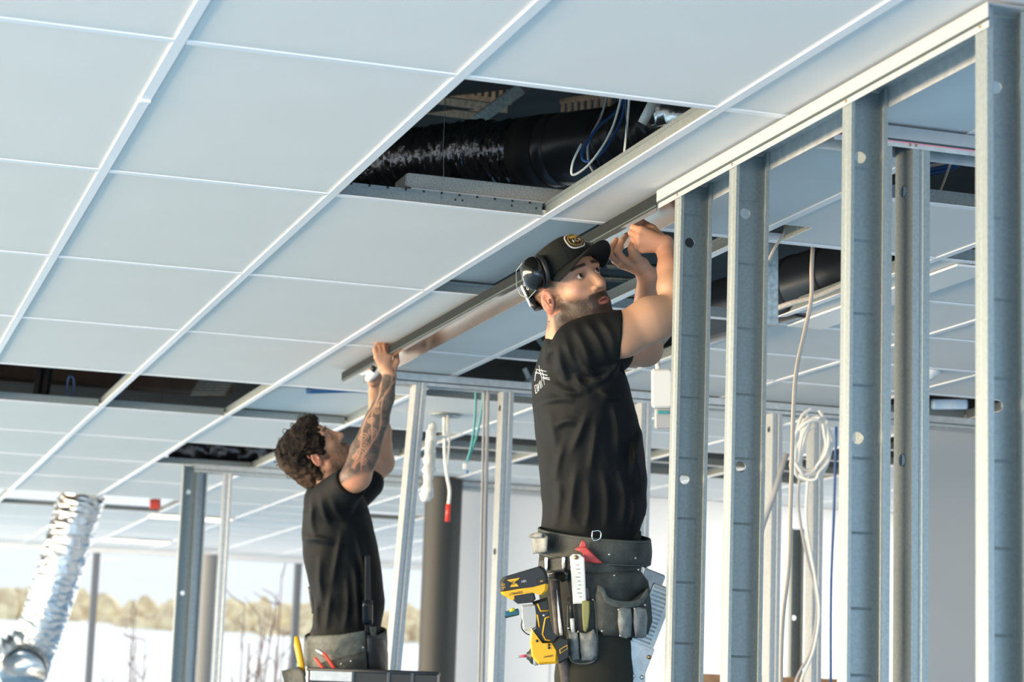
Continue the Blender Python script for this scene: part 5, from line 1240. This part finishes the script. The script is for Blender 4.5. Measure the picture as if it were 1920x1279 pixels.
# hair
S = Sculpt(); R2 = h2.R
S.ell(h2.at(-.016, 0, .066), R2, (.106, .092, .082), .02)
S.ell(h2.at(.052, 0, .108), R2, (.044, .066, .034), .02)
S.ell(h2.at(-.080, 0, .040), R2, (.052, .078, .085), .02)
S.ell(h2.at(-.088, 0, -.030), R2, (.040, .066, .050), .02)
for q in (-1, 1):
    S.ell(h2.at(.012, q * .066, .045), R2, (.030, .022, .045), .015); S.ell(h2.at(-.055, q * .066, .0), R2, (.030, .022, .055), .015)
    S.ell(h2.at(-.012, q * .094, -.002), R2, (.024, .022, .036), .008, True)
S.ell(h2.at(.120, 0, .02), R2, (.048, .10, .075), .01, True)
def curls(P):
    q = h2.loc(P); d = .010 * np.abs(vnoise(P, 95, 41)) + .006 * np.abs(vnoise(P, 190, 42)) - .004 + .007 * vnoise(P, 40, 43); return d * sst(-.10, -.02, -np.abs(q[:, 0] - .2) + .26)
hm2 = S.mesh('hair', .0032, curls)
P = S.vert; q = h2.loc(P); n = vnoise(P, 120, 44)
hc = np.array([.010, .008, .007]) + np.clip(n, 0, 1)[:, None] * np.array([.016, .011, .008]) + sst(-.04, -.10, q[:, 2] * .5 + q[:, 0])[:, None] * np.array([.05, .03, .018])
paint(hm2, hc); place(hm2, 'hair', 'hair', wk2)
# loose curls standing off the outline
rg = np.random.default_rng(77); cv = MB(); vs = np.array([v.co[:] for v in hm2.vertices]); 
for k in rg.choice(len(vs), 90, replace=False):
    p0 = vs[k]; d = p0 - h2.at(-.02, 0, .04); d /= np.linalg.norm(d); s_ = np.cross(d, rg.normal(size=3)); s_ /= np.linalg.norm(s_); rr = rg.uniform(.004, .008)
    cv.tube([p0 + d * (.002 + .010 * math.sin(a)) + s_ * rr * 1.6 * (1 - math.cos(a)) for a in np.linspace(-.4, 3.4, 8)], .0013, 4)
cl_ = cv.build('curls', 'hair_dark' if 'hair_dark' in MATS else mat('hair_dark', (.014, .010, .009), .6), wk2); cl_['kind'] = 'stuff'
# t-shirt, trousers
S = Sculpt()
S.loft(*body_loft([r for r in rows2 if r[0] > 905], D2, f1, f2, .0, .98, .17), k=.03)
S.cone(Q(604, 934, D2), Q(622, 940, D2), .062, .07, .03)
S.chain([Q(620, 938, 8.06), Q(652, 910, 7.965)], [.080, .070], .03)
S.chain([Q(645, 945, 8.36), Q(688, 905, 8.455)], [.078, .070], .03)
hp = Q(660, 903, 7.95); nn = (e2_ - s2) / np.linalg.norm(e2_ - s2); S.plane(hp, nn, hp + np.array([-.10, -.16, -.075]), hp + np.array([.14, .10, .14]), .002)
place(S.mesh('t_shirt', .0045, lambda P: folds(P, Q(640, 1030, D2), f1) * .6 + ridged(P, [[(600, 930), (606, 960), (618, 985)], [(585, 940), (582, 975), (590, 1005)], [(620, 935), (632, 962), (650, 980)], [(572, 1010), (600, 1012), (630, 1020)], [(640, 1000), (630, 1050), (622, 1100)], [(600, 1040), (598, 1090), (606, 1140)], [(670, 1010), (682, 1060), (690, 1110)], [(650, 1080), (652, 1130), (646, 1180)],
    [(620, 1110), (614, 1150), (610, 1185)], [(680, 1090), (690, 1130), (688, 1170)], [(665, 1060), (668, 1110), (672, 1170)], [(595, 1120), (592, 1155), (596, 1182)]], 7, .010)), 't_shirt', 'black_tee', wk2)
S = Sculpt()
S.loft(*body_loft([(1180, 582, 712, .165), (1220, 578, 716, .178), (1270, 580, 716, .185)], D2, f1, f2, 0, .98, .17), k=.02)
for D, dx in ((8.12, 0), (8.32, 4)):
    hj = Q(648 + dx, 1262, D); hj2 = hj.copy(); hj2[2] = 1.25; hj3 = hj.copy(); hj3[2] = .86
    S.chain([hj, hj2, hj3], [.095, .075, .065], .03)
place(S.mesh('trousers', .008, lambda P: .003 * vnoise(P, 22, 54)), 'trousers', 'work_trousers', wk2)
for D, dx in ((8.12, 0), (8.32, 4)):
    t = Q(648 + dx, 1262, D); t[2] = .835
    b = Sculpt(); b.chain([t - f1 * .05, t + f1 * .08, t + f1 * .17 - Z_ * .01], [.048, .046, .038], .02).cone(t - f1 * .03, t - f1 * .03 + Z_ * .12, .045, .052, .02)
    b.plane(t - Z_ * .045, -Z_, t - .5, t + np.array([.5, .5, .3]), .002); place(b.mesh('boot', .007), 'boot', 'plastic_black', wk2)
# his belt and tools
b2t = thing('tool_belt', 'grey leather tool belt with braces on the curly-haired worker', 'tool belt', Q(640, 1210, 8.0))
def belt2(a, b):
    t = 2 * math.pi * a; cc = Q(648, 1187 + 52 * b, D2)
    return cc + f1 * (.153 + .004 * math.sin(b * 3.14)) * math.cos(t) - f2 * .196 * math.sin(t) + CU * .012 * math.cos(t)
MB().grid(belt2, 48, 5).build('waist_band', 'leather_edge', b2t, solid=.006)
def w2D(px, off=0.): return D2 - (.205 + off) * math.sqrt(max(.04, 1 - ((px - 648) / (76 + off * 480)) ** 2))
def pil2(poly, o0, o1, bulge=0.):
    n = len(poly); c_ = np.mean(np.array(poly), 0); v = [Q(x, y, w2D(x, o0)) for x, y in poly]
    for k in (1, .92, .6, .02): v += [Q(c_[0] + (x - c_[0]) * k, c_[1] + (y - c_[1]) * k, w2D(c_[0] + (x - c_[0]) * k, o1 + bulge * (1 - k * k) - (.004 if k == 1 else 0))) for x, y in poly]
    return MB().add(v, [(q * n + i, q * n + (i + 1) % n, q * n + n + (i + 1) % n, q * n + n + i) for q in range(4) for i in range(n)], True)
pil2(densify([(576, 1193), (640, 1190), (685, 1182), (690, 1262), (600, 1262), (574, 1250)]), .004, .014).build('apron', 'leather_edge', b2t)
pil2(densify([(600, 1243), (686, 1222), (690, 1275), (606, 1278)]), .014, .034, .006).build('pouch', 'leather', b2t)
pil2(densify([(528, 1258), (560, 1250), (572, 1262), (575, 1290), (535, 1292)]), .02, .06, .01).build('side_pouch', 'leather', b2t)
pil2(densify([(684, 1040), (694, 1040), (696, 1190), (684, 1190)]), .006, .010).build('brace_strap', 'plastic_black', b2t)
pil2(densify([(680, 1126), (699, 1126), (699, 1172), (680, 1172)]), .010, .016).build('brace_buckle', 'muff_shell', b2t)
pil2(densify([(693, 1175), (706, 1175), (704, 1196), (696, 1196)]), .008, .014).build('clasp', 'leather_edge', b2t)
pil2(densify([(688, 1190), (722, 1198), (728, 1225), (728, 1270), (690, 1270)]), .0, .02, .006).build('black_pouch', 'plastic_black', b2t)
MB().tube(smoothpts([Q(582, 1100, D2 - .02), Q(586, 1130, D2 - .02), Q(589, 1150, D2 - .02)], 4), .010, 6).build('back_strap', 'plastic_black', b2t)
for x, y in ((681, 1214), (683, 1229), (640, 1245), (658, 1240)): MB().lathe([(.0001, .004), (.003, .003), (.004, 0)], Q(x, y, w2D(x, .02 if y < 1235 else .044)), CR, CU, -CW, 10).build('rivet', 'rivet', b2t)
yh = thing('yellow_handle', 'yellow tool handle sticking up behind the curly-haired worker', 'tool', Q(560, 1220, 8.1))
MB().tube([Q(556, 1194, 8.12), Q(558, 1210, 8.11), Q(566, 1250, 8.1), Q(568, 1268, 8.1)], [.008, .014, .013, .012], 12).build('grip', 'drill_yellow', yh)
pl = thing('pliers', 'red-handled pliers in the pouch of the curly-haired worker', 'pliers', Q(612, 1240, 7.98))
for L in ([(606, 1224), (618, 1240), (632, 1262)], [(591, 1234), (600, 1246), (611, 1260)]):
    MB().tube(smoothpts([Q(x, y, w2D(x, .05)) for x, y in L], 4), [.006] * 9, 10).build('grip', 'red_plastic', pl)
MB().tube([Q(612, 1232, w2D(612, .046)), Q(600, 1222, w2D(600, .046)), Q(594, 1218, w2D(594, .046))], [.007, .009, .006], 8).build('jaw', 'alu', pl)
# small white power tool held in his far hand
ht = thing('hand_tool', 'small white cordless tool held below the end of the track', 'tool', Q(698, 703, 8.27))
MB().tube([Q(690, 712, 8.29), Q(697, 702, 8.27), Q(711, 690, 8.25)], [.014, .02, .016], 14).build('tool_body', 'plastic_white', ht)
MB().tube([Q(697, 696, 8.24), Q(703, 687, 8.24)], .011, 12).build('tool_nose', 'plastic_black', ht)
# black tool tray on his platform
trp = Q(698, 1268, 7.86)
tt = thing('tool_tray', 'black plastic tool tray along the bottom edge under the curly-haired worker', 'tray', (trp[0], trp[1], .8))
tl, tr_ = Q(578, 1259, 7.86), Q(820, 1259, 7.86); c_ = (tl + tr_) / 2; hw = np.linalg.norm(tr_ - tl) / 2; ax = (tr_ - tl) / np.linalg.norm(tr_ - tl); axh = ax - Z_ * ax[2]; axh /= np.linalg.norm(axh); ayh = np.cross(Z_, axh)
for o in (0, .26): MB().obox(c_ - Z_ * .075 + ayh * o, axh, ayh, Z_, hw, .004, .075, .002).build('side', 'plastic_black', tt)
for o in (-1, 1): MB().obox(c_ - Z_ * .075 + ayh * .13 + axh * o * (hw - .004), axh, ayh, Z_, .004, .13, .075, .002).build('end', 'plastic_black', tt)
MB().obox(c_ - Z_ * .148 + ayh * .13, axh, ayh, Z_, hw, .13, .004, .001).build('bottom', 'plastic_black', tt)
MB().tube([c_ + axh * o * hw + ayh * q for o, q in ((-1, -.004), (1, -.004), (1, .264), (-1, .264), (-1, -.004))], .007, 8).build('rim', 'plastic_black', tt)
for o in (-.3, .25, .62): MB().obox(c_ + axh * o * hw - ayh * .006 - Z_ * .04, axh, ayh, Z_, .006, .004, .04, .002).build('rib', 'muff_shell', tt)
MB().obox(c_ - Z_ * .02 - ayh * .006 - axh * hw * .62, axh, ayh, Z_, hw * .34, .002, .02, .001).build('label_panel', 'galv_track', tt)
wp = thing('work_platform', 'low grey work platform under the curly-haired worker', 'platform', (1.75, 8.05, 0))
pc = Q(655, 1262, 8.22); pc[2] = .77
MB().obox(pc, f1, f2, Z_, .40, .34, .018, .004).build('deck', 'alu', wp)
for q1 in (-1, 1):
    for q2 in (-1, 1):
        a = pc + f1 * q1 * .36 + f2 * q2 * .3; b = a.copy(); b[2] = 0; MB().tube([a, b], .02, 8).build('leg', 'alu', wp)
for o in (-1, 1):
    a = c_ + axh * o * hw * .8 - Z_ * .15 + ayh * .13; b = a.copy(); b[2] = .78; MB().tube([a, b], .014, 8).build('tray_post', 'alu', wp)
# faint stamped print on two studs: rows of worn ink dashes
def stamp(parent, x, y0, z_top, dz, n, face):
    rg = np.random.default_rng(n); m = MB()
    for k in range(n):
        if k % 9 == 8: continue
        zc = z_top - dz * k
        for s_ in range(2):
            w_ = rg.uniform(.0016, .0032); m.box((x - w_ + rg.uniform(-.001, .001), y0 - .0006, zc + .0007 - .0022 * s_), (x + w_, y0, zc + .0017 - .0022 * s_)) if face == 'y' else m.box((x - .0006, y0 - w_, zc + .0007 - .0022 * s_), (x, y0 + w_ , zc + .0017 - .0022 * s_))
    o = m.build('stamped_print', 'galv_dark', None); o.parent = parent; o.matrix_parent_inverse = parent.matrix_basis.inverted(); return o
so = bpy.data.objects['steel_stud']; stamp(so, WX0 + .047, SY[0] + .0412, zpx(1884, 812, 0), .0062, 40, 'y')
